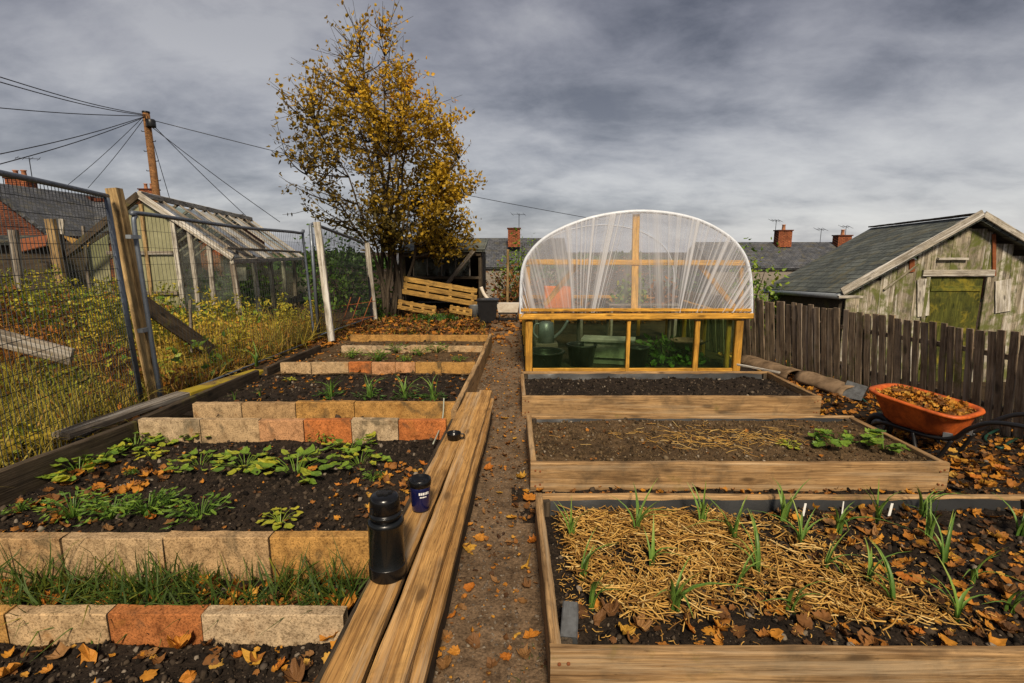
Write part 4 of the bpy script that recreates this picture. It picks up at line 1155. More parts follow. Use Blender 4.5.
tag(MB().box(at(241, 274, GN + 1.2), (.22, .02, .26)).build('white_sign', WHITEP, None), 'small blank white board hanging inside the greenhouse side', 'board')

# ================================================================== derelict shed at right
SY = 9.0
e1, a1, a2, e2 = at(841, 291, SY), at(974, 216, SY), at(871, 228, 14), at(769, 289, 13)
sd = thing('derelict_shed', 'derelict mossy board shed with grey felt roof behind the picket fence', 'shed', (a1.x, 11, -.8))
SLATE = soil('roof_felt', (0.035, 0.042, 0.038), (0.13, 0.145, 0.13), 0, 0.01)
def roofmat(name, lo, hi, sx, sy, mossy=None):
    m = Mat(name, .8, .3); v = m.coords((1, 1, 1), False, 'UV')
    br = m.n('TexBrick'); br.inputs['Scale'].default_value = 1.0; br.inputs['Mortar Size'].default_value = .012; br.inputs['Brick Width'].default_value = sx; br.inputs['Row Height'].default_value = sy
    br.inputs['Color1'].default_value = (*lo, 1); br.inputs['Color2'].default_value = (*hi, 1); br.inputs['Mortar'].default_value = (lo[0] * .3, lo[1] * .3, lo[2] * .3, 1)
    m.link(v, br.inputs['Vector']); vo = m.coords(rand=False)
    n1 = m.noise(vo, 1.5, 6, .7); n2 = m.noise(vo, 12, 4, .7)
    c = m.mix(.75, br.outputs['Color'], m.ramp(n1, [(.35, (.5, .5, .5)), (.62, (1.35, 1.32, 1.28))]), 'MULTIPLY')
    c = m.mix(.6, c, m.ramp(n2, [(.35, (.55, .55, .55)), (.62, (1.2, 1.2, 1.2))]), 'MULTIPLY')
    if mossy: c = m.mix(m.ramp(m.noise(vo, 2.5, 5, .7), [(.52, (0, 0, 0)), (.62, (.6,) * 3)]), c, mossy)
    m.color(c); m.bump(m.mix(.5, br.outputs['Fac'], n2), .5, .02); return m.m
FELT = roofmat('felt_tile', (.075, .088, .080), (.135, .15, .135), .55, .16, (.15, .135, .075))
SLATES = roofmat('roof_slate', (.06, .066, .078), (.10, .106, .12), .3, .2, (.10, .09, .06))
BRICK = roofmat('red_brick', (.27, .075, .03), (.38, .13, .05), .225, .075)
BRICK_D = roofmat('dark_brick', (.13, .042, .022), (.19, .065, .03), .225, .075)
PLASTER = plain('grey_render', (.24, .21, .17), .9, 0, .5)
def slab(name, P, t, mat, par, ulen=None):
    """a thick quad with true-length UVs"""
    P = [Vector(p) for p in P]; mb = MB().quad(*P, t); o = mb.build(name, mat, par)
    uv = o.data.uv_layers.new(); x = (P[1] - P[0]).normalized(); y = (P[3] - P[0]); y = (y - x * y.dot(x)).normalized(); loc = Vector(o.matrix_basis.translation)
    base = (wm(o)).translation
    for l in o.data.loops:
        p = o.data.vertices[l.vertex_index].co + base - P[0]; uv.data[l.index].uv = (p.dot(x), p.dot(y) + .35 * p.dot(x.cross(y)))
    return o
fw = Vector((-.02, -.16, 0))
def on_roof(s_, r_, up_=.012):
    return (e1 + fw) * (1 - s_) * (1 - r_) + e2 * s_ * (1 - r_) + (a1 + fw) * (1 - s_) * r_ + a2 * s_ * r_ + Vector((-.3, 0, .9)).normalized() * up_
for (s_, r_, ds, dr) in ((.08, .12, .05, .22), (.03, .45, .03, .25), (.35, .5, .10, .06), (.6, .25, .12, .05), (.22, .75, .14, .05), (.05, .75, .03, .2), (.5, .8, .2, .04)):
    MB().quad(on_roof(s_ + ds, r_), on_roof(s_, r_ + R.uniform(-.02, .02)), on_roof(s_ + R.uniform(-.01, .01), r_ + dr), on_roof(s_ + ds, r_ + dr), .006).build('felt_patch', W_WHITE if r_ < .2 or s_ < .06 else SLATE, sd)
# sagging main slope in strips so that it dips
slab('roof', [e2 + Vector((-.15, 0, 0)), e1 + fw + Vector((-.06, 0, -.02)), a1 + fw, a2], .07, FELT, sd)
ar1 = at(1060, 266, SY); ar2 = Vector((a2.x + (ar1.x - a1.x), 14, ar1.z))
slab('roof', [ar1 + fw, ar2, a2 + Vector((.01, 0, 0)), a1 + fw + Vector((.01, 0, 0))], .07, FELT, sd)
plank('barge_board', e1 + fw + Vector((-.08, -.03, .0)), a1 + fw + Vector((0, -.03, .03)), .03, .13, W_WHITE, sd)
plank('barge_board', a1 + fw + Vector((.03, -.03, .02)), ar1 + fw + Vector((0, -.03, .0)), .03, .10, W_WHITE, sd)
plank('ridge_cap', a1 + fw + Vector((0, 0, .03)), a2 + Vector((0, 0, .03)), .14, .03, W_DARK, sd)
MB().tube([e2 + Vector((-.16, 0, -.06)), e1 + fw + Vector((-.1, 0, -.08))], .05, 8).build('gutter', GREYP, sd, True)
gy = SY + .05; x = e1.x + .12; zg = -.85
xa = a1.x; sl = (a1.z - e1.z) / (a1.x - e1.x); slr = (ar1.z - a1.z) / (ar1.x - a1.x)
dx0, dx1 = at(929, 275, gy).x, at(986, 275, gy).x; dzt = at(950, 277, gy).z
def top_z(x): return (e1.z + (x - e1.x) * sl if x < xa else a1.z + (x - xa) * slr) - .05
while x < ar1.x - .15:
    wd = R.uniform(.24, .40)
    if x < dx0 < x + wd: wd = dx0 - x
    elif dx0 - .001 <= x < dx1 and x + wd > dx1: wd = dx1 - x
    xm = x + wd / 2; zt_ = min(top_z(x + .01), top_z(x + wd - .01)); zb_ = zg
    if dx0 - .001 <= xm < dx1: zb_ = dzt + .05
    if zt_ - zb_ > .08: plank('wall_board', (xm, gy, zb_), (xm, gy, zt_), wd - .004, .025, W_SHED, sd, up=(0, -1, 0), ch=.003)
    x += wd
dz0 = zg
dm = (dx0 + dx1) / 2
door = plank('door', (dm, gy + .02, zg), (dm, gy + .02, dzt), dx1 - dx0 - .06, .03, W_DOOR, sd, up=(0, -1, 0))
for zz in (zg + .3, dzt - .2): plank('door_ledge', (dx0 + .06, gy - .005, zz), (dx1 - .06, gy - .005, zz), .022, .09, W_DOOR, door)
for xx in (dx0 - .03, dx1 + .03): plank('door_jamb', (xx, gy - .02, zg), (xx, gy - .02, dzt), .07, .05, W_SHED, sd, up=(0, -1, 0))
plank('lintel', (dx0 - .14, gy - .03, dzt + .07), (dx1 + .1, gy - .03, dzt + .07), .05, .11, W_WHITE, sd)
plank('shelf_batten', at(938, 259, gy - .05), at(968, 259, gy - .05), .05, .04, W_WHITE, sd)
plank('patch_board', at(923, 316, gy - .03), at(923, 279, gy - .03), .2, .02, W_WHITE, sd, up=(0, -1, 0))
plank('patch_board', at(1003, 312, gy - .03), at(1003, 280, gy - .03), .27, .02, W_WHITE, sd, up=(0, -1, 0))
plank('rust_strip', at(994, 276, gy - .03), at(994, 234, gy - .03), .06, .02, RUST, sd, up=(0, -1, 0))
plank('rust_patch', at(912, 272, gy - .03), at(912, 259, gy - .03), .09, .012, RUST, sd, up=(0, -1, 0))
plank('strut', at(884, 290, gy - .03), at(918, 264, gy - .03), .04, .03, W_SHED, sd)
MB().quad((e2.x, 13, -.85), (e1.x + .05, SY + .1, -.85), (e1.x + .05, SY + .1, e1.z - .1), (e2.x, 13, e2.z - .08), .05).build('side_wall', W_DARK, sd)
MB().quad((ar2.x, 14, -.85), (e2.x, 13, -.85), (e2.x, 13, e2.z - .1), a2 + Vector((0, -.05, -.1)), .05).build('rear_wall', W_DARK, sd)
tag(plank('loose_plank', at(838, 297, 8.6), at(862, 297, 8.5), .12, .04, W_WHITE, None), 'pale loose plank sticking out under the shed eave', 'plank')

# ================================================================== open shed, pallets and junk by the tree
OY = 13.4
t = thing('open_shed', 'dark open fronted timber shed sagging behind the autumn tree', 'shed', (-1.75, OY + .9, 0))
l0, r0 = at(402, 246, OY), at(481, 246, OY); zt0 = l0.z
slab('roof', [Vector((l0.x - .15, OY - .15, zt0 - .12)), Vector((r0.x + .1, OY - .15, zt0 - .08)), Vector((r0.x + .1, OY + 2, zt0 + .22)), Vector((l0.x - .15, OY + 2, zt0 + .22))], .06, FELT, t)
for xx in (l0.x + .03, r0.x - .03): plank('corner_post', (xx, OY, -.05), (xx, OY, zt0 - .16), .08, .08, W_DARK, t, up=(0, 1, 0))
plank('head_beam', (l0.x, OY - .06, zt0 - .22), (r0.x, OY - .06, zt0 - .19), .06, .12, W_DARK, t)
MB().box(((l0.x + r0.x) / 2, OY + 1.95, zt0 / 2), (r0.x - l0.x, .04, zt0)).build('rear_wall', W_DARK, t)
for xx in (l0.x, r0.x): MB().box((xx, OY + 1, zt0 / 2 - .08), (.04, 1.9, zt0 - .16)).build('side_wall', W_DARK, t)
wa, wb_ = at(413, 251, OY + .06), at(470, 276, OY + .06)
win = MB().box(((wa.x + wb_.x) / 2, OY + .06, (wa.z + wb_.z) / 2), (wb_.x - wa.x, .02, wa.z - wb_.z)).build('window', GLASS_OLD, t)
for k in range(5):
    xx = wa.x + (wb_.x - wa.x) * k / 4; plank('glazing_bar', (xx, OY + .03, wb_.z), (xx, OY + .03, wa.z), .025, .03, W_OLD, win, up=(0, 1, 0))
plank('sill', (l0.x, OY, wb_.z - .04), (r0.x, OY, wb_.z - .04), .08, .07, W_DARK, t)
tag(plank('fallen_beam', at(447, 284, OY - .25), at(475, 249, OY - .25), .07, .10, W_OLD, None), 'grey fallen beam slanting across the open shed window', 'beam')
def pallet(label, a, b, h, slats, Yt, tilt=.15):
    a = Vector(a); b = Vector(b); t = thing('pallet', label, 'pallet', (a + b) / 2 - Vector((0, 0, h)), 'yellow pallets by the open shed')
    for k in range(slats):
        q = Vector((0, tilt * k / slats * -1, -h * (k + .5) / slats)); plank('slat', a + q, b + q, .02, h / slats * .78, W_PALLET, t, up=(0, 0, 1))
    for f in (.06, .35, .65, .94):
        p = a.lerp(b, f) + Vector((0, .07, 0)); plank('bearer', p + Vector((0, 0, -.02)), p + Vector((0, -tilt, -h + .02)), .07, .05, W_PALLET, t, up=(0, 1, 0))
pallet('tilted yellow wooden pallet propped on edge before the dark open shed', at(401, 275, 11.75), at(477, 288, 11.55), .42, 3, 12.5)
pallet('lower broken yellow pallet lying under the tilted one', at(398, 299, 11.45), at(436, 306, 11.45), .22, 2, 12.3)
pallet('short yellow pallet end sticking out near the grey bucket', at(450, 305, 11.4), at(472, 309, 11.4), .16, 2, 12.2)
p = gr(475, 318, 0)
t = thing('metal_bucket', 'grey galvanised bucket on the ground at the pallet end', 'bucket', p)
MB().lathe([(.11, 0), (.115, .0), (.15, .30), (.155, .31), (.145, .31), (.108, .02)], p, 20).build('body', GREYP, t, True)
MB().tube(catmull([p + Vector((-.15, 0, .3)), p + Vector((-.08, 0, .40)), p + Vector((.08, 0, .40)), p + Vector((.15, 0, .3))], 5), .008, 6).build('handle', GREYP, t, True)
p = gr(488, 322, 0)
t = thing('black_bin', 'square black bin standing between bucket and white barrow tray', 'bin', p)
mb = MB(); mb.add([p + Vector(q) for q in ((-.16, -.16, 0), (.16, -.16, 0), (.16, .16, 0), (-.16, .16, 0), (-.21, -.2, .46), (.21, -.2, .46), (.21, .2, .46), (-.21, .2, .46))], [(3, 2, 1, 0), (0, 1, 5, 4), (1, 2, 6, 5), (2, 3, 7, 6), (3, 0, 4, 7), (4, 5, 6, 7)]).build('body', BLACK, t)
MB().box(p + Vector((0, 0, .475)), (.46, .44, .03)).build('lid', BLACK, t)
tag(MB().tube(catmull([at(481, 287, 11.8), at(484, 294, 11.8), at(489, 300, 11.8), at(494, 302, 11.8)], 5), .04, 8).build('curved_pipe', WHITEP, None, True), 'curved white pipe end poking out above the black bin', 'pipe')
tag(plank('tall_stake', gr(507, 316, 0) + Vector((0, 1.2, 0)), at(508, 250, 12.6), .06, .06, W_POST, None, up=(0, 1, 0)), 'tall slim timber stake standing behind the white tray', 'stake')
p = gr(508, 323, 0); c = p + Vector((0, .15, 0))
t = thing('white_tray', 'off-white box tray on a black stand beside the tunnel', 'tray', p)
mb = MB(); mb.add([c + Vector(q) for q in ((-.2, -.14, .22), (.2, -.14, .22), (.2, .14, .22), (-.2, .14, .22), (-.235, -.18, .40), (.235, -.18, .40), (.235, .18, .40), (-.235, .18, .40))], [(3, 2, 1, 0), (0, 1, 5, 4), (1, 2, 6, 5), (2, 3, 7, 6), (3, 0, 4, 7), (4, 5, 6, 7)]).build('tray', WHITEP, t)
for sx in (-1, 1):
    for sy in (-1, 1): MB().tube([c + Vector((sx * .17, sy * .11, .22)), c + Vector((sx * .19, sy * .13, 0))], .016, 6).build('leg', BLACK, t, True)
MB().box(c + Vector((0, -.02, .205)), (.40, .26, .025)).build('stand_top', BLACK, t); MB().box(c + Vector((0, -.13, .08)), (.36, .02, .03)).build('stretcher', BLACK, t)

# junk at far left behind the tall growth
tag(plank('leaning_post', at(70, 330, 9), at(50, 219, 9), .14, .10, W_POST, None, up=(0, 1, 0)), 'pair-wide brown timber post leaning before the slate roof', 'post')
tag(plank('leaning_post', at(74, 330, 9.2), at(60, 228, 9.2), .07, .06, W_OLD, None, up=(0, 1, 0)), 'thin grey timber leaning along the brown post', 'post')
tag(plank('stump_post', at(21, 290, 8.4), at(13, 230, 8.4), .12, .10, W_OLD, None, up=(0, 1, 0)), 'weathered grey stump post in front of the brick gable', 'post')
tag(plank('white_tube', at(62, 234, 9.1), at(62, 219, 9.1), .08, .05, W_WHITE, None, up=(0, 1, 0)), 'short white board end fixed near the leaning post', 'board')
tag(MB().quad(at(20, 240, 10), at(48, 236, 10), at(47, 246, 9.6), at(22, 252, 9.6), .02).build('rust_sheet', RUST, None), 'crumpled rusty sheet lying on the collapsed lean-to', 'sheet')
tag(MB().quad(at(62, 236, 9.8), at(90, 243, 9.8), at(88, 249, 9.6), at(78, 249, 9.6), .02).build('plywood_sheet', W_PALLET, None), 'yellow plywood scrap slung beside the leaning post', 'sheet')
t = thing('lean_to', 'collapsed dark lean-to in front of the brick gable', 'lean-to', at(40, 290, 10.5))
MB().quad(at(-60, 300, 10.5), at(100, 300, 10.5), at(98, 242, 10.5), at(-60, 240, 10.5), .04).build('wall', W_DARK, t)
MB().quad(at(-60, 242, 10.3), at(60, 244, 10.3), at(58, 236, 11.6), at(-60, 234, 11.6), .04).build('roof', FELT, t)
plank('roof_beam', at(66, 257, 9.9), at(109, 232, 9.9), .05, .07, W_DARK, t)
tag(MB().quad(at(87, 310, 9.6), at(113, 316, 9.6), at(108, 234, 9.6), at(86, 248, 9.6), .02).build('corrugated_sheet', POLYC, None), 'dull yellow plastic sheet panel standing left of the fence post', 'sheet')
tag(plank('sheet_batten', at(92, 312, 9.5), at(83, 226, 9.5), .05, .04, W_OLD, None, up=(0, 1, 0)), 'thin batten standing at the edge of the dull yellow sheet', 'batten')

# ================================================================== houses, pole, wires
def chimney(par, c, w_, d_, h, pots=2):
    c = Vector(c); b = slab('chimney', [c + Vector((-w_ / 2, -d_ / 2, 0)), c + Vector((w_ / 2, -d_ / 2, 0)), c + Vector((w_ / 2, -d_ / 2, h)), c + Vector((-w_ / 2, -d_ / 2, h))], d_, BRICK, par)
    MB().box(c + Vector((0, 0, h + .03)), (w_ + .1, d_ + .1, .07)).build('chimney_cap', BRICK, b)
    for k in range(pots):
        x = (k - (pots - 1) / 2) * w_ * .4; MB().lathe([(.11, 0), (.11, .02), (.09, .28), (.12, .3), (.12, .33), (.08, .33)], c + Vector((x, 0, h + .065)), 12).build('chimney_pot', plain('pot_clay', (.45, .2, .1), .8), b, True)
    return b
def aerial(par, c, h, n=4, rz=.4):
    c = Vector(c); m = MB().tube([c, c + Vector((0, 0, h))], .018, 6); dx = Vector((math.cos(rz), math.sin(rz), 0)); dy = Vector((-dx.y, dx.x, 0))
    tp = c + Vector((0, 0, h - .05)); m.tube([tp - dx * .5, tp + dx * .4], .012, 5)
    for k in range(n): q = tp + dx * (-.45 + .8 * k / (n - 1)); m.tube([q - dy * .22 + Vector((0, 0, -.1)), q + dy * .22 + Vector((0, 0, .1))], .010, 4)
    return m.build('aerial', BLACK, par)
def terrace(label, x0, x1, y, ze, zr, dep, zg, brick=True, ridge_tiles=False, dzr=0.0):
    t = thing('terraced_house', label, 'house', ((x0 + x1) / 2, y + dep / 2, zg))
    slab('roof', [Vector((x0, y - .2, ze)), Vector((x1, y - .2, ze)), Vector((x1, y + dep / 2, zr + dzr)), Vector((x0, y + dep / 2, zr))], .1, SLATES, t)
    slab('roof', [Vector((x1, y + dep + .2, ze)), Vector((x0, y + dep + .2, ze)), Vector((x0, y + dep / 2 + .02, zr)), Vector((x1, y + dep / 2 + .02, zr + dzr))], .1, SLATES, t)
    slab('front_wall', [Vector((x0 + .1, y, zg)), Vector((x1 - .1, y, zg)), Vector((x1 - .1, y, ze - .12)), Vector((x0 + .1, y, ze - .12))], .3, BRICK if brick else PLASTER, t)
    for xx in (x0 + .12, x1 - .12):
        MB().poly([(xx, y + .02, zg), (xx, y + dep - .02, zg), (xx, y + dep - .02, ze - .14), (xx, y + dep / 2, zr - .12), (xx, y + .02, ze - .14)], .1 if xx < (x0 + x1) / 2 else -.1, (1, 0, 0)).build('gable_wall', BRICK if brick else PLASTER, t)
    if ridge_tiles:
        n = int((x1 - x0) / .45)
        for k in range(n):
            f = (k + .5) / n; p = Vector((x0 + (x1 - x0) * f, y + dep / 2, zr + dzr * f + .05)); MB().box(p, (.40, .28, .16 if k % 3 else .26)).build('ridge_tile', BRICK, t)
    for k in range(2):
        xx = x0 + (x1 - x0) * (.3 + .4 * k); MB().box((xx, y - .01, (zg + ze) / 2 + .2), (.9, .08, 1.1)).build('window', GLASS_OLD, t)
    return t
# left: gable fronted brick house and the range beside it
HY = 22
g0, g1 = at(-14, 184, HY), at(50, 233, HY); hwd = g1.x - g0.x
t = thing('brick_house', 'red brick gable fronted house with slate roof at far left', 'house', (g0.x, HY + 4, -2.4))
MB_ = [(g0.x - hwd, HY, -2.4), (g0.x + hwd, HY, -2.4), (g0.x + hwd, HY, g1.z), (g0.x, HY, g0.z), (g0.x - hwd, HY, g1.z)]
o = MB().poly(MB_, .25, (0, 1, 0)).build('gable_wall', BRICK_D, t)
uv = o.data.uv_layers.new()
for l in o.data.loops: q = o.data.vertices[l.vertex_index].co; uv.data[l.index].uv = (q.x + q.y, q.z)
dp = Vector((0, 7, 0)); ov = Vector((0, -.25, .1))
slab('roof', [g1 + Vector((.25, -.25, -.1)), g1 + dp + Vector((.25, 0, -.1)), g0 + dp + Vector((0, 0, .1)), g0 + ov], .12, SLATES, t)
gl_ = Vector((2 * g0.x - g1.x, HY, g1.z))
slab('roof', [gl_ + dp + Vector((-.25, 0, -.1)), gl_ + Vector((-.25, -.25, -.1)), g0 + ov + Vector((-.02, 0, 0)), g0 + dp + Vector((-.02, 0, .1))], .12, SLATES, t)
MB().box((g1.x - .13, HY + 3.6, (g1.z - 2.4) / 2), (.25, 6.6, g1.z + 2.4)).build('side_wall', BRICK_D, t)
ch = chimney(t, at(24, 200, 25), .95, .6, at(24, 179, 25).z - at(24, 200, 25).z)
aerial(t, at(34, 190, 25), 1.45)
h = terrace('slate roofed range with red ridge tiles beside the brick gable house', at(38, 200, 26).x, at(150, 210, 26).x, 24, at(80, 237, 24).z, at(38, 198, 27).z, 6, -2.4, True, True, -.35)
t2 = terrace('low house behind the greenhouse with a brick chimney', at(118, 215, 34).x, at(235, 215, 34).x, 32, at(150, 236, 32).z, at(150, 214, 35).z, 6, -2.4)
chimney(t2, at(151, 206, 34.6), .95, .6, at(151, 190, 34.6).z - at(151, 206, 34.6).z, 2)
hm = terrace('slate roofed terrace between the autumn tree and the polytunnel', at(400, 240, 32).x, at(566, 240, 32).x, 30, at(500, 267, 30).z, at(500, 238, 33).z, 6, -2.4, False)
chimney(hm, at(514, 247, 31.5), .72, .6, at(514, 229, 31.5).z - at(514, 247, 31.5).z, 0); aerial(hm, at(519, 229, 31.6), .9, 3)
for u in (481, 486): pass
h1 = terrace('slate roofed terrace seen between the polytunnel and derelict shed', at(700, 240, 33).x, at(905, 240, 33).x, 31, at(790, 268, 31).z, at(790, 242, 34).z, 6, -2.4, False)
chimney(h1, at(782, 247, 33.5), .85, .6, at(782, 231, 33.5).z - at(782, 247, 33.5).z, 1); aerial(h1, at(775, 236, 33.6), 1.0)
chimney(h1, at(841, 249, 33.5), .85, .6, at(841, 236, 33.5).z - at(841, 249, 33.5).z, 1); aerial(h1, at(845, 238, 33.6), .75, 3); aerial(h1, at(820, 243, 33.6), .9, 3)
h2 = terrace('distant slate roof just showing past the derelict shed', at(1010, 250, 40).x, at(1180, 250, 40).x, 38, at(1010, 262, 38).z, at(1010, 246, 41).z, 6, -2.4, True)
aerial(h2, at(1012, 246, 40.8), .6, 3)

pt, pb = at(146, 113, 22), at(157, 200, 22); pdir = (pb - pt).normalized()
pole = thing('utility_pole', 'brown wooden telephone pole with wires fanning from its top', 'pole', pt + pdir * 9.2)
MB().tube([pt, pt + pdir * 9.2], [.125, .17], 12).build('shaft', W_POLE, pole, True)
MB().tube([pt + Vector((0, 0, .0)), pt + Vector((0, 0, .06))], .14, 12).build('cap', BLACK, pole, True)
for k in range(8):
    c = pt + pdir * (.7 + .38 * k); sx = 1 if k % 2 else -1; MB().tube([c, c + Vector((sx * .25, -.02, .0)), c + Vector((sx * .26, -.02, .04))], .016, 5).build('step_iron', BLACK, pole)
MB().lathe([(.16, 0), (.17, .02), (.17, .25), (.14, .3)], pt + pdir * .45 + Vector((.18, -.05, -.1)), 10).build('junction_box', BLACK, pole, True)
WIRES = [((0, 77), 14, 'upper of the close pair of wires running up and away left'), ((0, 82), 14, 'lower of the close pair of wires running up and away left'), ((-40, 104), 16, 'single near level wire running left from the pole'),
         ((-30, 160), 14, 'upper of two wires drooping to the low left roofs'), ((-30, 172), 14, 'lower of two wires drooping to the low left roofs'), ((64, 188), 24, 'steep wire dropping to the brick house chimney'), ((88, 188), 24, 'steep wire dropping to the slate roofed range'),
         ((600, 220), 30, 'long wire passing behind the autumn tree towards the tunnel'), ((246, 216), 24, 'outer of two wires falling steeply over the greenhouse'), ((280, 222), 24, 'inner longer wire falling beside it over the greenhouse'), ((171, 203), 23, 'short steep stay wire close beside the pole')]
for k, ((u, v), Yw, lab) in enumerate(WIRES):
    a = pt + Vector((R.uniform(-.1, .1), -.12, -.1 - .02 * k)); b = at(u, v, Yw); d_ = (b - a).length
    pts = [a.lerp(b, i / 16) - Vector((0, 0, .012 * d_ * math.sin(math.pi * i / 16) * (1 if k != 10 else 0))) for i in range(17)]
    tag(MB().tube(pts, .014, 4).build('overhead_wire', BLACK, None, True), lab, 'wire', 'wires from the pole')

# ================================================================== autumn tree
TB = gr(396, 317, 0); TYr = TB.y
env = [(1.5, 425, 392, 462), (1.75, 425, 372, 478), (2.1, 418, 345, 482), (2.45, 400, 316, 482), (2.8, 392, 300, 483), (3.4, 388, 290, 482), (3.9, 388, 293, 481), (4.4, 386, 300, 470), (4.8, 380, 312, 448), (5.2, 376, 322, 436), (5.7, 378, 330, 428), (6.1, 380, 352, 415), (6.6, 392, 384, 402)]
env = [(1.5 + (e[0] - 1.5) * .915, *e[1:]) for e in env]
ez_ = np.array([e[0] for e in env]); ppm = 43.0
exl = np.array([(e[2] - 402) / ppm for e in env]); exr = np.array([(e[3] - 402) / ppm for e in env])
def env_at(z): return np.interp(z, ez_, exl), np.interp(z, ez_, exr)
tree = thing('autumn_tree', 'tall multi stemmed tree with thinning golden orange leaves', 'tree', TB)
tb = MB(); stems = []
def bez(a, b, c, n=10):
    a, b, c = Vector(a), Vector(b), Vector(c); return [a * (1 - t) ** 2 + b * 2 * t * (1 - t) + c * t * t for t in [i / n for i in range(n + 1)]]
tops = [(-1.9, .3, 3.5), (-1.35, -.6, 4.5), (-.95, .5, 5.5), (-.5, -.2, 6.05), (-.1, .1, 6.55), (.15, .5, 5.7), (.6, -.5, 5.2), (1.0, .2, 4.6), (1.5, -.2, 3.8), (.2, -.9, 4.6), (-.7, .9, 4.4), (-.3, -.5, 5.4)]
for k, (x, y, z) in enumerate(tops):
    b0 = TB + Vector((R.uniform(-.26, .26) + x * .16, R.uniform(-.2, .2), -.05)); top = TB + Vector((x, y, z * .90))
    mid = TB + Vector((x * .22 + R.uniform(-.12, .12), y * .3, z * .52))
    pts = bez(b0, mid, top, 14)
    pts = [p + Vector((.035 * math.sin(i * 1.3 + k), .035 * math.cos(i * 1.1 + k), 0)) * (i > 1) for i, p in enumerate(pts)]
    r0 = R.uniform(.026, .048)
    tb.tube(pts, [r0 * (1 - i / 14) ** .8 + .006 for i in range(15)], 7); stems.append(pts)
sp_ = [(p, s_i) for s_i, st in enumerate(stems) for p in st]
leafP, leafT, leafS = [], [], []
g = np.random.default_rng(5)
def add_leaves(p0, p1, n, spread, size):
    for _ in range(n):
        f = g.uniform(.25, 1.08); q = p0.lerp(p1, f) + Vector(g.normal(0, spread, 3))
        rel = q - TB
        if rel.x < -2.1 or (rel.z > 4.6 and abs(rel.x + .5) > 1.5): continue
        side = rel.x / 2.0
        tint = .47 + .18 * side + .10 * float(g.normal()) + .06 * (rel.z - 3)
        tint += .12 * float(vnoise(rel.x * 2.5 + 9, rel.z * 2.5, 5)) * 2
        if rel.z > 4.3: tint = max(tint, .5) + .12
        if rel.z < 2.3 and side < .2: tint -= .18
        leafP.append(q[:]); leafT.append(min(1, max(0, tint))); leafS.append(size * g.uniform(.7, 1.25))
ntw = 0
while ntw < 330:
    z = g.uniform(1.55, 6.0); l, r = env_at(z); cx = (l + r) / 2; hw_ = (r - l) / 2
    a = g.uniform(0, 2 * math.pi); rad = g.uniform(.15, 1) ** .5
    if g.uniform() > (.5 if z > 5.1 else 1): continue
    x, y = cx + hw_ * rad * math.cos(a), hw_ * .85 * rad * math.sin(a)
    # thin lower left, dense right
    if x < -.7 and z < 3.3 and g.uniform() < .55: continue
    if x < -2.1: continue
    tip = TB + Vector((x, y, z))
    best = min(sp_, key=lambda q: (q[0] - tip).length + (3 if q[0].z > tip.z - .25 * (q[0] - tip).length else 0))[0]
    L = (tip - best).length
    if L > 2.2: continue
    mid = best.lerp(tip, .5) + Vector((0, 0, -.12 * L)) + Vector(g.normal(0, .06, 3))
    pts = bez(best, mid, tip, 6); r0 = .007 + .008 * L
    tb.tube(pts, [r0 * (1 - i / 6) + .0035 for i in range(7)], 5)
    ends = [(pts[2], pts[6])]
    for _ in range(3):
        i = int(g.integers(2, 6)); b0 = pts[i]; e = b0 + (tip - best).normalized() * g.uniform(.2, .45) + Vector(g.normal(0, .2, 3)) + Vector((0, 0, .1))
        tb.tube([b0, b0.lerp(e, .5) + Vector((0, 0, -.02)), e], [.006, .0045, .003], 4); ends.append((b0, e))
    dense = .64 + .25 * min(1, max(-1, x / 1.6)) + (.05 if 3 < z < 5.0 else 0); dense *= (.25 if z > 5.0 else .55 if z > 4.5 else 1) * (.55 if x < -.6 and z < 3.4 else 1)
    for e in ends: add_leaves(e[0], e[1], int(g.poisson(22 * dense)), .07, .09)
    ntw += 1
for st in stems: # bare whips at the top
    p = st[-1]
    for _ in range(3):
        e = p + Vector((g.normal(0, .14), g.normal(0, .1), g.uniform(.2, .5))); tb.tube([p, p.lerp(e, .5), e], [.006, .005, .003], 4); add_leaves(p, e, 9, .025, .075)
trunk = tb.build('trunk', BARK, tree, True)
a_ = trunk.data.attributes.new('tint', 'FLOAT', 'POINT'); a_.data.foreach_set('value', rng.uniform(0, 1, len(trunk.data.vertices)).astype(np.float32))
LT = [leaf_temp(.25, False, 3), leaf_temp(.6, True, 4), leaf_temp(.9, False, 7)]
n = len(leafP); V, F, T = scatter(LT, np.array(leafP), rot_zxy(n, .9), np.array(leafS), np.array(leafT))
arr('crown', V, F, TREE_LEAF, tree, False, None, T)

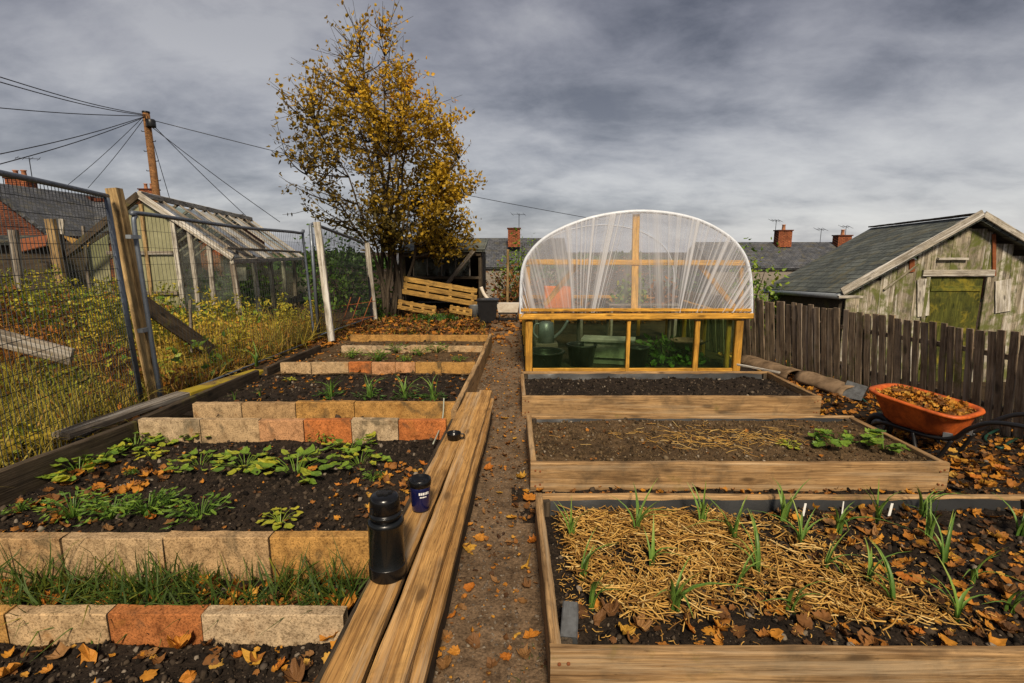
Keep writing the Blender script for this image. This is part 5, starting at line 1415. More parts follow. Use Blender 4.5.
# ================================================================== bushes
def bush(label, c, rx, ry, h, n, tint, mat, size=.09, sd=1, cat='bush', name='bush'):
    c = Vector(c); t = thing(name, label, cat, c); g = np.random.default_rng(sd)
    m = MB()
    for k in range(9):
        e = c + Vector((g.normal(0, rx * .45), g.normal(0, ry * .45), h * g.uniform(.6, .98))); m.tube(bez(c + Vector((g.normal(0, rx * .12), g.normal(0, ry * .12), -.05)), c.lerp(e, .5) + Vector((0, 0, .1 * h)), e, 5), [.02, .017, .014, .011, .008, .005], 5)
    s_ = m.build('stem', BARK, t)
    th = g.uniform(0, 2 * np.pi, n); u = g.uniform(-.2, 1, n); r = g.uniform(.45, 1.05, n) * (1 + .28 * np.sin(th * 3 + sd) * np.cos(u * 4 + sd))
    q = np.sqrt(np.clip(1 - np.clip(u, 0, 1) ** 2, 0, 1))
    P = np.stack([c.x + rx * r * q * np.cos(th), c.y + ry * r * q * np.sin(th), c.z + h * np.clip(.08 + .9 * u * r, .02, 1.15)], 1)
    T = np.clip(tint[0] + (tint[1] - tint[0]) * (g.uniform(0, 1, n) * .6 + .4 * (vnoise(P[:, 0] * 3, P[:, 2] * 4, sd) + .5)), 0, 1)
    V, F, T = scatter([leaf_temp(.4, False, sd), leaf_temp(.7, False, sd + 1)], P, rot_zxy(n, .9, g), g.uniform(.6, 1.3, n) * size, T)
    arr('foliage', V, F, mat, t, False, None, T); return t
gz = lambda x, y: float(terrain(x, y))
BD = [('rust red bush beyond the white tray, nearest the tall stake', (.05, 14.4), 1.1, .7, 1.1, 1000, (.15, .5), LITTER, .11), ('rusty low bush hard against the left side of the tunnel view', (.75, 13.0), .6, .5, .75, 500, (.2, .55), LITTER, .10),
      ('green bush below the chimney between tree and tunnel', (.9, 16.0), 1.2, .8, 1.25, 1000, (.1, .55), GREEN, .12), ('yellow green creeper bush growing up the slate roof by the chimney', (.35, 19.0), .9, .6, 2.2, 900, (.45, .95), GREEN, .12),
      ('dark green bush under the tree beside the tilted pallet', (-3.1, 11.6), .45, .4, .30, 300, (0, .35), GREEN, .10), ('dark weedy bush below the lower broken pallet', (-1.6, 11.1), .5, .3, .16, 300, (.0, .5), GREEN, .09),
      ('loose green bush behind the distant mesh panel', (-4.1, 13.2), 1.0, .8, 1.1, 500, (.3, .8), GREEN, .12), ('olive bush between greenhouse end and autumn tree', (-4.9, 15.0), 1.3, .9, 2.1, 1500, (.1, .6), GREEN, .13),
      ('brown leaved bush seen through the polytunnel film', (2.2, 11.5), 1.5, .9, 1.35, 1300, (.1, .45), LITTER, .11), ('dark green bush behind the polytunnel', (3.6, 12.8), 1.4, 1.0, 1.0, 1200, (0, .4), GREEN, .12),
      ('scrubby pale bush between tunnel corner and derelict shed', (5.55, 12.0), .8, .7, 1.95, 1000, (.4, 1), GREEN, .1), ('green shrub growing inside the greenhouse near the gable', (-6.2, 10.6), .8, .7, 1.1, 900, (.4, .9), GREEN, .13), ('green shrub growing at the middle of the greenhouse', (-6.6, 13.0), .9, .8, 1.1, 800, (.4, .9), GREEN, .13),
      ('bare brown shrub behind the yellow fence post', (-8.6, 12.5), .8, .6, 2.3, 260, (.1, .4), LITTER, .08)]
for k, (lab, (x, y), rx, ry, h, n, tint, mat, sz) in enumerate(BD): bush(lab, (x, y, gz(x, y)), rx, ry, h, n, tint, mat, sz, 40 + k)
bush('leafy green plants in the bed at the right of the polytunnel', (2.1, 7.0, 0), .55, .45, .32, 420, (.1, .7), GREEN, .10, 80, 'plant', 'potted_plant')
bush('yellowing potted plant on the rear staging inside the polytunnel', (1.85, 8.2, .675), .3, .2, .42, 240, (.5, 1), GREEN, .09, 81, 'plant', 'potted_plant')
bush('pinkish brown dried plant on the rear staging near the right brace', (2.35, 8.2, .675), .22, .18, .38, 180, (.35, .7), LITTER, .09, 82, 'plant', 'potted_plant')
# a far line of trees and hedges closing the horizon
n = 9000
x = rng.uniform(-170, 170, n); y = 85 + rng.uniform(0, 14, n); hh = 3.2 + 2.4 * fbm(x * .05, 0 * x, 3, 61)
z = -1.9 + rng.uniform(0, 1, n) ** .8 * np.maximum(hh, 1)
V, F, T = scatter([leaf_temp(.5, False, 2)], np.stack([x, y, z], 1), rot_zxy(n, .9), rng.uniform(.7, 1.6, n), rng.uniform(0, .5, n))
setting(arr('distant_hedge_foliage', V, F, GREEN, None, False, None, T), 'stuff')

# ================================================================== overgrown plot behind the mesh
def blades(name, n, xs, ys, hmin, hmax, tintf, w=.011, keep=None, mat=GRASS, zf=terrain, bend=(.3, .7, 1.1), tilt=.28):
    x = rng.uniform(*xs, n); y = rng.uniform(*ys, n)
    if keep is not None: m = keep(x, y); x, y = x[m], y[m]
    cl = vnoise(x * 3.5, y * 3.5, 71) + .5; m = rng.uniform(0, 1, len(x)) < .25 + 1.1 * cl; x, y = x[m], y[m]; n = len(x)
    cl = vnoise(x * 1.7, y * 1.7, 73) + .5
    h = (hmin + (hmax - hmin) * rng.uniform(.2, 1, n)) * (.55 + .8 * cl)
    T = np.clip(tintf(x, y) + rng.normal(0, .09, n), 0, 1)
    temps = [strip_temp(1, 1, b, 4, d, .3, seed=0) for b, d in zip(bend, (0, .5, 1.2))]
    tp = [(V * np.array([1, 1, 1]), F) for V, F in temps]
    # widths scale apart from the height
    outV = []
    for V_, F_ in tp:
        V2 = V_.copy(); c = V2.reshape(-1, 3, 3); ctr = c[:, 1:2, :].copy(); c[:, 0, 0] *= 1; outV.append((V2, F_))
    sc = np.stack([np.full(n, w) * rng.uniform(.7, 1.4, n), h, h], 1)
    V, F, T = scatter(outV, np.stack([x, y, zf(x, y) - .01], 1), rot_zxy(n, tilt), sc, T)
    return arr(name, V, F, mat, None, False, None, T)
_st = strip_temp
def strip_temp(L=1.0, w=1.0, bend=.3, n=4, droop=0, fold=.0, taper=True, seed=0):
    V, F = _st(L, w, bend, n, droop, 0.0, taper, seed); return V, F
def plot_keep(x, y):
    fx = np.interp(y, [2.4, 4.9, 8.5, 11], [-3.08, -3.5, -3.22, -2.9])
    ghx = np.interp(y, [9.2, 15.8], [-4.95, -6.6])
    return (x < fx - .03) & ~((y > 9.1) & (x < ghx))
def tint_plot(x, y):
    b = .62 + .2 * vnoise(x * .9, y * .9, 81)
    b = np.where((y > 5.3) & (y < 6.6) & (x < -3.4), .86 + .25 * vnoise(x * 1.4, y * 1.4, 82), b)
    b = np.where((y >= 6.4) & (x < -4.6), .42 + .3 * vnoise(x * 1.3, y * 1.3, 83), b)
    b = np.where((y >= 5.6) & (x >= -4.8), .66 + .2 * vnoise(x * 1.5, y * 1.5, 84), b)
    return b
o = blades('tall_grass', 36000, (-9.5, -2.9), (2.6, 9.6), .18, .60, tint_plot, .011, plot_keep); setting(o, 'stuff', 'tall tangled grass, green straw and rust coloured, behind the mesh fence', 'grass')
# tangled clumps with a height of their own
cx_, cy_ = rng.uniform(-8.6, -3.2, 420), rng.uniform(3.2, 9.3, 420); m = plot_keep(cx_, cy_) & plot_keep(cx_ + .25, cy_); cx_, cy_ = cx_[m][:150], cy_[m][:150]
PP, TT, SS = [], [], []
for a_x, a_y in zip(cx_, cy_):
    r = rng.uniform(.14, .36); h = rng.uniform(.3, .75) * (1.15 if a_y > 6.2 else .75); k = int(rng.uniform(60, 150))
    th = rng.uniform(0, 6.28, k); q = rng.uniform(0, 1, k) ** .5; zz = rng.uniform(.15, 1, k); q = q * (1.05 - .6 * zz)
    PP.append(np.stack([a_x + r * q * np.cos(th), a_y + r * q * np.sin(th), terrain(a_x, a_y) + h * zz], 1))
    if a_y > 6.0 and a_x > -5.4: base = rng.choice([.74, .82, .9])
    elif a_y > 6.7: base = rng.choice([.5, .62, .7])
    elif a_y > 5.0: base = rng.choice([.15, .2, .25, .35])
    else: base = rng.choice([.55, .7, .3])
    TT.append(np.clip(base + rng.normal(0, .09, k), 0, 1)); SS.append(rng.uniform(.03, .075, k))
WEED = tinted('weed_leaf', [(0, (.07, .028, .012)), (.2, (.24, .085, .02)), (.4, (.16, .13, .02)), (.6, (.20, .24, .025)), (.8, (.48, .40, .035)), (1, (.62, .44, .05))], .6, .3, trans=.3, nscale=18, noise_amt=.3)
PP = np.concatenate(PP); V, F, T = scatter([leaf_temp(.5, False, 15), leaf_temp(.9, False, 16)], PP, rot_zxy(len(PP), .8), np.stack([np.concatenate(SS) * .8, np.concatenate(SS) * 1.3, np.concatenate(SS)], 1), np.concatenate(TT))
setting(arr('tangled_weeds', V, F, WEED, None, False, None, T), 'stuff')
n = 9000
x = rng.uniform(-8.5, -3, n); y = rng.uniform(4.4, 9.4, n); m = plot_keep(x, y) & (vnoise(x * 1.6, y * 1.6, 91) > -.12 - .1 * (y > 6.5)); x, y = x[m], y[m]; n = len(x)
T = np.clip(np.where((y > 6.0) & (x > -5.2), .92, np.where(y > 6.6, .72, .5)) + rng.normal(0, .16, n), 0, 1)
V, F, T = scatter([leaf_temp(.5, False, 5), leaf_temp(.8, False, 6)], np.stack([x, y, terrain(x, y) + rng.uniform(.02, .42, n) * (.7 + .8 * vnoise(x * 2, y * 2, 92))], 1), rot_zxy(n, .8), rng.uniform(.035, .085, n), T)
setting(arr('dying_undergrowth', V, F, LITTER, None, False, None, T), 'stuff')
n = 3600
x = rng.uniform(-8.5, -3, n); y = rng.uniform(5.2, 9.4, n); m = plot_keep(x, y) & (vnoise(x * 1.1, y * 1.1, 95) > 0.0); x, y = x[m], y[m]; n = len(x)
V, F, T = scatter([leaf_temp(.4, False, 5)], np.stack([x, y, terrain(x, y) + rng.uniform(.05, .48, n)], 1), rot_zxy(n, .7), rng.uniform(.05, .11, n), np.clip(rng.normal(.8, .2, n), 0, 1))
setting(arr('green_undergrowth', V, F, GREEN, None, False, None, T), 'stuff')
# grass in the strip between the two kerb rows, on the path edges, at the far end
o = blades('strip_grass', 1350, (-2.6, -.66), (1.86, 2.10), .06, .31, lambda x, y: .20 + .2 * vnoise(x * 4, y * 4, 7), .0075, None, GRASS, SG, (.4, .9, 1.3), .45); setting(o, 'stuff')
o = blades('path_edge_grass', 150, (.03, .10), (1.25, 1.75), .04, .10, lambda x, y: .2 + 0 * x, .004, None, GRASS, lambda x, y: 0 * x, (.4, .9, 1.3), .4); setting(o, 'stuff')
o = blades('bed_front_grass', 500, (.7, 2.4), (1.33, 1.47), .03, .10, lambda x, y: .2 + 0 * x, .005, None, GRASS, lambda x, y: 0 * x, (.4, .9, 1.3), .4); setting(o, 'stuff')
o = blades('fence_foot_weeds', 1600, (3.1, 4.7), (3.2, 7.6), .08, .34, lambda x, y: .28 + .4 * vnoise(x * 2, y * 2, 6), .010, lambda x, y: np.abs(x - np.interp(y, fa[:, 1], fa[:, 0]) - .12) < .14, GRASS); setting(o, 'stuff')
o = blades('far_path_grass', 1500, (-3.0, .2), (8.0, 12.5), .05, .20, lambda x, y: .5 + .5 * vnoise(x * 1.3, y * 1.3, 6), .009, lambda x, y: x < -.5, GRASS); setting(o, 'stuff')

# ================================================================== leaf litter
def litter(name, n, xs, ys, zf, smin, smax, tmin=.15, tmax=1.0, keep=None, tilt=.32, lift=.012):
    x = rng.uniform(*xs, n); y = rng.uniform(*ys, n)
    if keep is not None: m = keep(x, y); x, y = x[m], y[m]
    n = len(x); s_ = smin + (smax - smin) * rng.uniform(0, 1, n) ** 1.8
    V, F, T = scatter(LF, np.stack([x, y, zf(x, y) + lift * rng.uniform(.2, 1.2, n)], 1), rot_zxy(n, tilt), s_, tmin + (tmax - tmin) * rng.uniform(0, 1, n))
    return setting(arr(name, V, F, LITTER, None, False, None, T), 'stuff')
zflat = lambda x, y: .012 + 0 * x
notbed = lambda x, y: ~((x < 2.82) & (y > 4.5) & (y < 5.6)) & ~((x < 2.76) & (y > 3.0) & (y < 4.02)) & (x < np.interp(y, fa[:, 1], fa[:, 0]) + .3) & ~((x < 3.0) & (y > 6.1))
litter('leaf_litter', 3400, (2.7, 4.4), (2.66, 7.4), lambda x, y: zr(x, y), .025, .08, .05, .95, notbed, .4)
litter('leaf_litter', 420, (2.8, 4.2), (1.5, 2.66), lambda x, y: zr(x, y), .03, .08, .1, .85)
litter('leaf_litter', 330, (0.0, 2.8), (2.66, 3.04), lambda x, y: .02 + 0 * x, .025, .06, .1, .8)
litter('leaf_litter', 800, (.9, 2.72), (1.58, 2.58), S1, .022, .07, .05, .92, lambda x, y: rng.uniform(0, 1, len(x)) < smooth(.9, 1.9, x))
litter('leaf_litter', 90, (.2, 1.3), (1.56, 1.85), S1, .03, .07, .1, .8)
litter('leaf_litter', 900, (-.30, .14), (1.2, 7.5), zflat, .008, .034, .0, .9)
litter('leaf_litter', 230, (-2.4, -.68), (1.83, 2.10), SG, .03, .085, .25, .95)
litter('leaf_litter', 150, (-2.4, -.62), (1.2, 1.75), S0, .025, .075, .2, .95)
litter('leaf_litter', 260, (-2.75, -.55), (2.2, 3.66), SA, .012, .045, .1, .8)
litter('leaf_litter', 130, (-.95, -.55), (2.5, 3.4), SA, .025, .07, .3, .95, lambda x, y: (np.hypot((x + .72) / .18, (y - 2.95) / .35) < 1))
litter('leaf_litter', 160, (-2.8, -2.2), (2.2, 3.3), SA, .03, .085, .2, .8)
litter('leaf_litter', 240, (-2.7, -.5), (4.2, 5.6), SB, .02, .06, .1, .8)
litter('leaf_litter', 420, (-2.7, -.4), (5.7, 7.8), SCc, .02, .06, .1, .8)
litter('leaf_litter', 3600, (-3.4, .3), (7.95, 13.2), lambda x, y: terrain(x, y) + .03, .04, .13, .05, .75, lambda x, y: rng.uniform(0, 1, len(x)) < .35 + .65 * (x < -.45))
litter('leaf_litter', 500, (-4.4, -2.8), (4.4, 9), lambda x, y: terrain(x, y) + .02, .04, .1, .05, .75)
litter('leaf_litter', 500, (-.35, .15), (3.5, 10), zflat, .02, .055, .1, .8, lambda x, y: rng.uniform(0, 1, len(x)) < np.abs(x + .1) * 3.2)
litter('leaf_litter', 120, (.15, 2.6), (3.15, 3.9), S2, .015, .04, .1, .6)
# whole leaves one can tell apart, lying on top
LMESH = []
for k in range(12):
    V, F = leaf_temp((.3, .6, .9, 1.3, .45, -.5, 1.5, .8, .5, 1.1, .35, .7)[k], k not in (7, 9), 60 + k)
    V[:, 0] *= R.uniform(.75, 1.1)
    me = bpy.data.meshes.new('fallen_leaf'); me.from_pydata(V.tolist(), [], [tuple(map(int, f)) for f in F]); me.materials.append(LEAF1); me.update(); LMESH.append(me)
TONE = {'orange': [(.50, .19, .022), (.44, .145, .016), (.52, .22, .03)], 'yellow': [(.55, .30, .04), (.52, .28, .035)], 'brown': [(.24, .12, .04), (.30, .155, .055), (.18, .085, .03)]}
def leaf(p, size, tone, label, group, tilt=.25):
    o = bpy.data.objects.new('fallen_leaf', R.choice(LMESH)); COL.objects.link(o)
    o.matrix_basis = Matrix.Translation(Vector(p)) @ Matrix.Rotation(R.uniform(0, 6.28), 4, 'Z') @ Matrix.Rotation(R.gauss(0, tilt), 4, 'X') @ Matrix.Rotation(R.gauss(0, tilt), 4, 'Y') @ Matrix.Diagonal((size, size, size, 1))
    c = R.choice(TONE[tone]); o.color = (*c, 1); tag(o, label, 'leaf', group)
def leaves(spots, zf, where, size, tones):
    for (x, y) in spots:
        tone = R.choice(tones); leaf((x, y, float(zf(np.array([x]), np.array([y]))[0]) + .012), size * R.uniform(.55, 1.3), tone, f'curled {tone} leaf fallen {where}', f'{tone} leaves fallen {where}')
PX = [(468, 548), (480, 540), (470, 590), (521, 603), (516, 637), (492, 671), (474, 646), (508, 545), (525, 570), (446, 640), (470, 527), (478, 500), (488, 470), (512, 520), (527, 590), (445, 668), (462, 610), (497, 585), (530, 640), (455, 655), (484, 515), (500, 495), (532, 545), (520, 480), (475, 478), (495, 450), (515, 440), (485, 430), (505, 420), (524, 660), (506, 660), (450, 620)]
leaves([gr(u, v, .01)[:2] for u, v in PX], zflat, 'on the dirt path', .066, ['orange', 'yellow', 'orange', 'brown', 'brown'])
leaf(gr(470, 549, .02), .105, 'yellow', 'largest yellow orange leaf lying on the dirt path', None); leaf(gr(462, 541, .02), .085, 'orange', 'large orange leaf overlapping the largest yellow one on the path', None)
PX = [(925, 548), (950, 556), (880, 610), (868, 618), (1000, 545), (1015, 560), (905, 525), (985, 530), (800, 530), (830, 523), (597, 618), (610, 612), (640, 628), (690, 628), (700, 640), (625, 632), (905, 570), (945, 590), (975, 600), (890, 590), (870, 630), (920, 625), (990, 615), (1005, 590), (960, 530), (838, 600), (855, 560), (780, 512), (875, 535), (720, 640)]
leaves([gr(u, v, .15)[:2] for u, v in PX], S1, 'in the straw mulched bed', .07, ['orange', 'brown', 'brown', 'orange', 'yellow'])
PX = [(140, 513), (150, 520), (30, 470), (25, 480), (108, 533), (170, 525), (340, 487), (400, 470), (425, 465), (410, 478), (395, 500), (355, 480), (60, 420), (312, 472)]
leaves([gr(u, v, .09)[:2] for u, v in PX], SA, 'on the potato bed soil', .07, ['orange', 'orange', 'brown'])
PX = [(50, 605), (45, 600), (100, 604), (205, 592), (215, 590), (230, 612), (270, 600), (300, 598), (330, 602), (340, 592), (250, 605), (130, 603), (70, 608), (10, 605), (345, 610)]
leaves([gr(u, v, .05)[:2] for u, v in PX], SG, 'in the grass strip between kerb rows', .09, ['orange', 'brown', 'orange'])
PX = [(48, 670), (90, 662), (152, 650), (190, 672), (280, 665), (300, 668), (310, 655), (330, 640), (295, 680), (60, 655), (240, 655), (255, 662), (10, 674), (180, 645)]
leaves([gr(u, v, .02)[:2] for u, v in PX], S0, 'on the dark soil below the lowest kerb row', .08, ['orange', 'brown', 'yellow'])
PX = [(955, 470), (975, 480), (1000, 470), (985, 495), (900, 485), (985, 455), (1010, 478), (960, 490), (870, 400), (850, 395), (840, 410), (935, 488), (1000, 500), (830, 392), (600, 488), (617, 487), (540, 492), (700, 490), (530, 500)]
leaves([gr(u, v, .03)[:2] for u, v in PX], lambda x, y: .03 + 0 * x, 'on bare ground around the boarded beds', .085, ['orange', 'brown', 'orange'])

# ================================================================== straw
n = 6800
x = rng.uniform(.25, 2.2, n); y = rng.uniform(1.66, 2.56, n)
edge = 1 - smooth(1.05, 1.75, x + .55 * (y - 2.1) * -1 * -1 + .25 * vnoise(x * 3, y * 3, 17))
keep = rng.uniform(0, 1, n) < edge * (.35 + 1.0 * smooth(-.35, .15, vnoise(x * 3.3, y * 3.3, 19))) * smooth(1.64, 1.92, y + .22 * smooth(.55, .2, x) * -1 + .18 * vnoise(x * 4, 0 * x, 3))
x, y = x[keep], y[keep]; n = len(x)
def straw_temp(bend, kink, sd):
    g = np.random.default_rng(sd); m = 6; V = []
    for i in range(m + 1):
        s_ = i / m - .5; yy = bend * s_ * s_ + kink * abs(s_ - .1); zz = .05 * math.sin(s_ * 5 + sd)
        for k in range(4): a = math.pi / 2 * k + .5; V.append((s_, yy + .5 * math.cos(a) * .04, zz * .35 + .5 * math.sin(a) * .03))
    F = [(i * 4 + k, i * 4 + (k + 1) % 4, (i + 1) * 4 + (k + 1) % 4, (i + 1) * 4 + k) for i in range(m) for k in range(4)]
    return np.array(V), np.array(F)
ST = [straw_temp(b, k, i) for i, (b, k) in enumerate(((.02, 0), (.1, 0), (.2, 0), (.05, .15), (-.12, .03), (0, .08)))]
L = rng.uniform(.035, .125, n)
mound = .035 * smooth(.1, .5, edge[keep])
V, F, T = scatter(ST, np.stack([x, y, S1(x, y) + .008 + mound * rng.uniform(0, 1.2, n)], 1), rot_zxy(n, .13), np.stack([L, np.full(n, .14) * rng.uniform(.5, 1.35, n), np.full(n, .2) * rng.uniform(.5, 1.2, n)], 1), rng.uniform(0, 1, n) ** 1.35)
tag(setting(arr('straw', V, F, STRAW, None, False, None, T), 'stuff'), 'golden straw mulch spread between the onion plants', 'straw')
n = 3600
x = rng.uniform(.2, 2.3, n); y = rng.uniform(1.6, 2.56, n); kp = rng.uniform(0, 1, n) < (1 - smooth(1.1, 2.1, x)) * (.3 + .7 * smooth(1.62, 1.9, y)); x, y = x[kp], y[kp]; n = len(x); L = rng.uniform(.008, .03, n)
V, F, T = scatter(ST, np.stack([x, y, S1(x, y) + rng.uniform(.006, .028, n)], 1), rot_zxy(n, .3), np.stack([L, np.full(n, .10), np.full(n, .08)], 1), rng.uniform(0, .9, n))
setting(arr('straw_chaff', V, F, STRAW, None, False, None, T), 'stuff')
n = 260
x = rng.normal(1.45, .38, n); y = rng.normal(3.55, .12, n); m = (x > .2) & (x < 2.6) & (y > 3.12) & (y < 3.92); x, y = x[m], y[m]; n = len(x); L = rng.uniform(.04, .12, n)
V, F, T = scatter(ST, np.stack([x, y, S2(x, y) + .012], 1), rot_zxy(n, .1), np.stack([L, L, np.full(n, .10)], 1), rng.uniform(.2, 1, n))
setting(arr('loose_straw', V, F, STRAW, None, False, None, T), 'stuff')

# ================================================================== vegetables
def onion_mesh(sd, nb, h):
    g = np.random.default_rng(sd); Vs, Fs, Ts, k = [], [], [], 0
    for b in range(nb):
        L = h * g.uniform(.6, 1.1); V, F = _st(L, g.uniform(.011, .018), g.uniform(.1, 1.0), 6, g.choice([0, .3, .7, 1.5]), .38)
        a = g.uniform(0, 6.28); c, s_ = math.cos(a), math.sin(a); M_ = np.array([[c, -s_, 0], [s_, c, 0], [0, 0, 1]])
        V = V @ M_.T + np.array([g.normal(0, .006), g.normal(0, .006), -.01]); Vs.append(V); Fs.append(F + k); k += len(V)
        t_ = np.linspace(.1, .6, len(V)) + g.uniform(-.1, .3); Ts.append(np.clip(t_, 0, 1))
    me = bpy.data.meshes.new('onion_plant'); V = np.concatenate(Vs); F = np.concatenate(Fs); me.from_pydata(V.tolist(), [], F.tolist()); me.materials.append(ONION)
    a = me.attributes.new('tint', 'FLOAT', 'POINT'); a.data.foreach_set('value', np.concatenate(Ts).astype(np.float32)); me.polygons.foreach_set('use_smooth', np.ones(len(me.polygons), bool)); me.update(); return me
OM = [onion_mesh(i, nb, h) for i, (nb, h) in enumerate(((6, .27), (5, .23), (7, .27), (4, .22), (9, .26), (5, .29)))]
ON = [(572, 538), (582, 572), (591, 605), (637, 532), (652, 562), (674, 612), (703, 524), (734, 538), (758, 574), (739, 584), (783, 520), (801, 544), (791, 608), (826, 566), (869, 577), (893, 604), (878, 520), (838, 532), (921, 514), (930, 538), (945, 562), (972, 578), (958, 617), (1010, 607), (1020, 532)]
for nm, lo, hi in (('back', 0, 534), ('second', 534, 556), ('third', 556, 590), ('front', 590, 700)):
    row = sorted([q for q in ON if lo <= q[1] < hi])
    for k, (u, v) in enumerate(row):
        p = gr(u, v, .145); o = bpy.data.objects.new('onion_plant', OM[(k * 2 + len(nm)) % 6 if (u, v) != (674, 612) else 4]); COL.objects.link(o)
        sc = 1.15 if (u, v) in ((674, 612), (637, 532), (791, 608)) else R.uniform(.9, 1.12)
        o.matrix_basis = Matrix.Translation((p.x, p.y, float(S1(np.array([p.x]), np.array([p.y]))[0]))) @ Matrix.Rotation(R.uniform(0, 6.28), 4, 'Z') @ Matrix.Diagonal((sc, sc, sc, 1))
        tag(o, f'green onion plant, {ORD[k]} from the path in the {nm} row of the straw bed', 'onion plant', 'onion plants in the straw bed')
def leafy(sd, n, rad, h, size, trange, narrow=1.0, lobed=False):
    g = np.random.default_rng(sd); Vs, Fs, Ts, k = [], [], [], 0; st = MB(); sv = []
    base = [leaf_temp(.45, lobed, sd + i) for i in range(3)]
    for b in range(n):
        a = g.uniform(0, 6.28); r = rad * g.uniform(.1, 1) ** .6; z = h * g.uniform(.35, 1.05) * (1.1 - .5 * r / rad)
        p = np.array([r * math.cos(a), r * math.sin(a), z]); V, F = base[int(g.integers(3))]; s_ = size * g.uniform(.6, 1.25)
        V = (V + np.array([0, .3, 0])) * np.array([s_ * narrow, s_, s_]); an = a - math.pi / 2 + g.normal(0, .5); c, q = math.cos(an), math.sin(an)
        dp_ = g.uniform(-.55, .25); cd, sd_ = math.cos(dp_), math.sin(dp_)
        V = V @ np.array([[1, 0, 0], [0, cd, -sd_], [0, sd_, cd]]).T @ np.array([[c, -q, 0], [q, c, 0], [0, 0, 1]]).T + p
        Vs.append(V); Fs.append(F + k); k += len(V); Ts.append(np.full(len(V), g.uniform(*trange)))
        w_ = .0022; q0 = np.array([p[0] * .15, p[1] * .15, -.01]); sx = np.array([w_ * -math.sin(a), w_ * math.cos(a), 0]); md = (q0 + p) / 2 + np.array([0, 0, .015])
        sv.append((np.array([q0 - sx, q0 + sx, md - sx, md + sx, p - sx, p + sx]), np.array([(0, 1, 3), (0, 3, 2), (2, 3, 5), (2, 5, 4)])))
    for V, F in sv: Vs.append(V); Fs.append(F + k); k += len(V); Ts.append(np.full(len(V), trange[0] * .6 + .3))
    me = bpy.data.meshes.new('leafy'); me.from_pydata(np.concatenate(Vs).tolist(), [], np.concatenate(Fs).tolist()); me.materials.append(GREEN)
    a = me.attributes.new('tint', 'FLOAT', 'POINT'); a.data.foreach_set('value', np.concatenate(Ts).astype(np.float32)); me.update(); return me
def veg(name, me, u, v, z, label, cat, group, sc=1.0):
    p = gr(u, v, z); o = bpy.data.objects.new(name, me); COL.objects.link(o)
    o.matrix_basis = Matrix.Translation(p) @ Matrix.Rotation(R.uniform(0, 6.28), 4, 'Z') @ Matrix.Diagonal((sc, sc, sc, 1)); return tag(o, label, cat, group)
PM = [leafy(100 + i, 30, .16, .10, .068, (.55, 1.0), 1.4) for i in range(4)]; PY = leafy(120, 18, .12, .06, .06, (.88, 1.0), 1.4)
for k, (u, v, sc, lab) in enumerate([(79, 474, 1.0, 'leftmost broad leaved potato plant near the fence side edge'), (100, 462, .9, 'potato plant tucked just behind the leftmost one'), (135, 448, .95, 'potato plant under the pale buff end kerb block'), (172, 441, .9, 'second potato plant along the back kerb row'), (205, 436, .85, 'third potato plant along the back kerb row'),
                                     (150, 455, .8, 'yellowing low plant in front of the back row potatoes'), (200, 467, 1.0, 'potato plant starting the middle row'), (245, 468, 1.05, 'potato plant in the middle row left of the tallest'), (296, 475, 1.25, 'tallest bright green potato plant in the middle of the bed'), (350, 449, 1.0, 'potato plant before the orange kerb block'), (360, 465, 1.0, 'potato plant nearest the planks, just before its neighbour'), (280, 522, .85, 'drooping yellowish plant close to the tall front kerb row')]):
    veg('potato_plant', PY if 'yellow' in lab else PM[k % 4], u, v, .085, lab, 'potato plant', 'potato plants in the near bed', sc)
WM_ = [leafy(140 + i, 56, .12, .12, .05, (.35, .85), .6) for i in range(3)]
for k, (u, v, sc, lab) in enumerate([(73, 515, 1.1, 'feathery green weed clump nearest the fence in the front row'), (112, 518, 1.0, 'green weed clump second from the fence in the front row'), (148, 515, 1.15, 'bushy green weed clump beside a fallen orange leaf'), (168, 508, .8, 'small weed clump behind the bushy one'), (200, 520, 1.1, 'spreading weed clump at the front row end'), (20, 512, .5, 'tiny weed sprig near the bed corner'), (322, 440, .75, 'small pale weed against the pinkish kerb block'), (266, 437, .5, 'tiny weed at the foot of the back kerb row'), (373, 480, .5, 'small weed beside the drift of orange leaves'), (132, 474, .3, 'sparse seedling between the potato rows')]):
    veg('weed_clump', WM_[k % 3], u, v, .085, lab, 'weed', 'weed clumps in the potato bed', sc)
LK = [onion_mesh(200 + i, 9, .24) for i in range(2)]; LW = leafy(160, 26, .09, .08, .07, (.05, .45), .5)
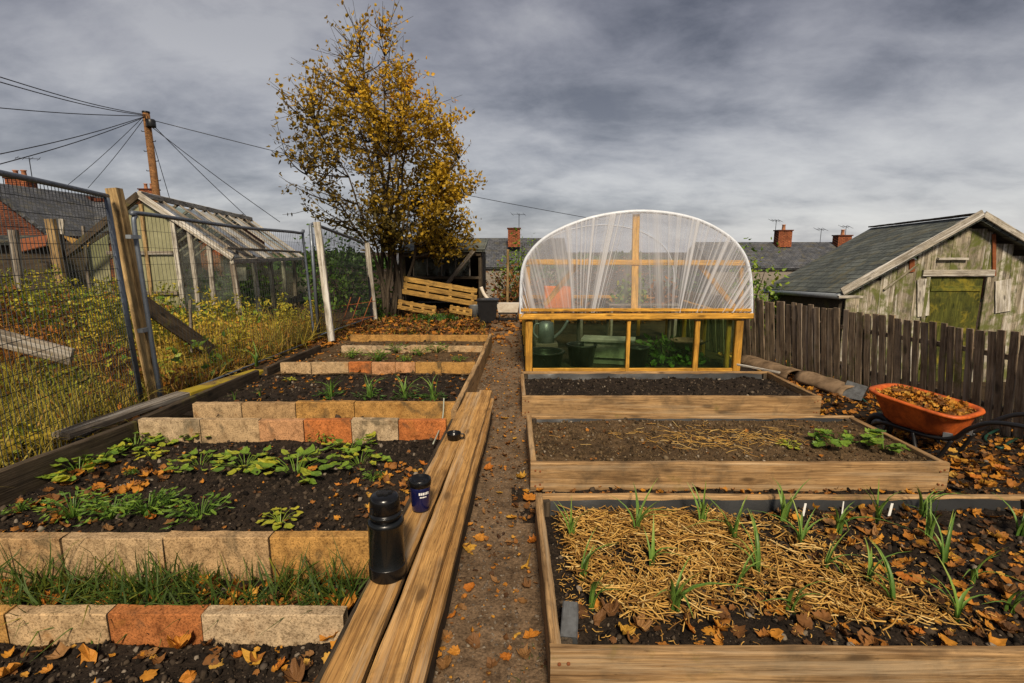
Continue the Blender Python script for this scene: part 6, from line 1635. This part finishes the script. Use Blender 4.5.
for k, (u, v) in enumerate(((331, 397), (370, 398), (405, 399), (433, 400))):
    p = gr(u, v, .135); t = thing('leek_plant', f'grey green leek plant, {ORD[k]} from the fence side in the leek bed', 'leek', p, 'leek plants in a row')
    for nm, me, s_ in (('leaf_fan', LK[k % 2], 1.25), ('leaf_skirt', LW, 1.1)):
        o = bpy.data.objects.new(nm, me); COL.objects.link(o); o.parent = t; o.matrix_basis = Matrix.Rotation(k * 1.3, 4, 'Z') @ Matrix.Diagonal((s_, s_, s_, 1))
for (u, v, lab) in ((260, 397, 'single thin green shoot at the leek bed edge'), (235, 400, 'short green shoot beside the mossy edge plank')): veg('green_shoot', OM[3], u, v, .13, lab, 'shoot', None, .8)
veg('green_shoot', OM[2], 257, 365, .12, 'tall green blades growing at the far corner of the leek bed', 'shoot', None, 1.5)
veg('dry_flower', PY, 290, 380, .14, 'yellowing dried plant alone at the back of the leek bed', 'plant', None, .55)
for k, (u, v, sc, lab) in enumerate([(352, 357, 1.0, 'spiky seedling nearest the fence in the small brown bed'), (378, 361, 1.2, 'low leafy seedling in the small brown bed front'), (396, 352, 1.1, 'leafy seedling at the back of the small brown bed'), (420, 355, 1.0, 'leafy seedling in the middle of the small brown bed'), (437, 352, 1.1, 'bushy seedling right of the middle one in the small brown bed'), (459, 362, .7, 'small seedling nearest the path in the small brown bed'), (404, 361, .7, 'tiny pale seedling at the kerb of the small brown bed')]):
    veg('seedling', WM_[k % 3], u, v, .14, lab, 'seedling', 'seedlings in the small brown bed', sc)
CM = [leafy(180 + i, 18, .11, .10, .07, (.45, .85), 1.1, True) for i in range(2)]
veg('cabbage_plant', CM[0], 836, 446, .17, 'lobed green cabbage seedling in the brown soil bed', 'cabbage', 'seedlings in the brown soil bed', 1.15)
veg('cabbage_plant', CM[1], 884, 448, .17, 'lobed green cabbage seedling nearest the wheelbarrow in the brown soil bed', 'cabbage', 'seedlings in the brown soil bed', 1.1)
veg('cabbage_plant', PY, 789, 446, .17, 'small wilting yellow seedling in the brown soil bed', 'cabbage', 'seedlings in the brown soil bed', .6)
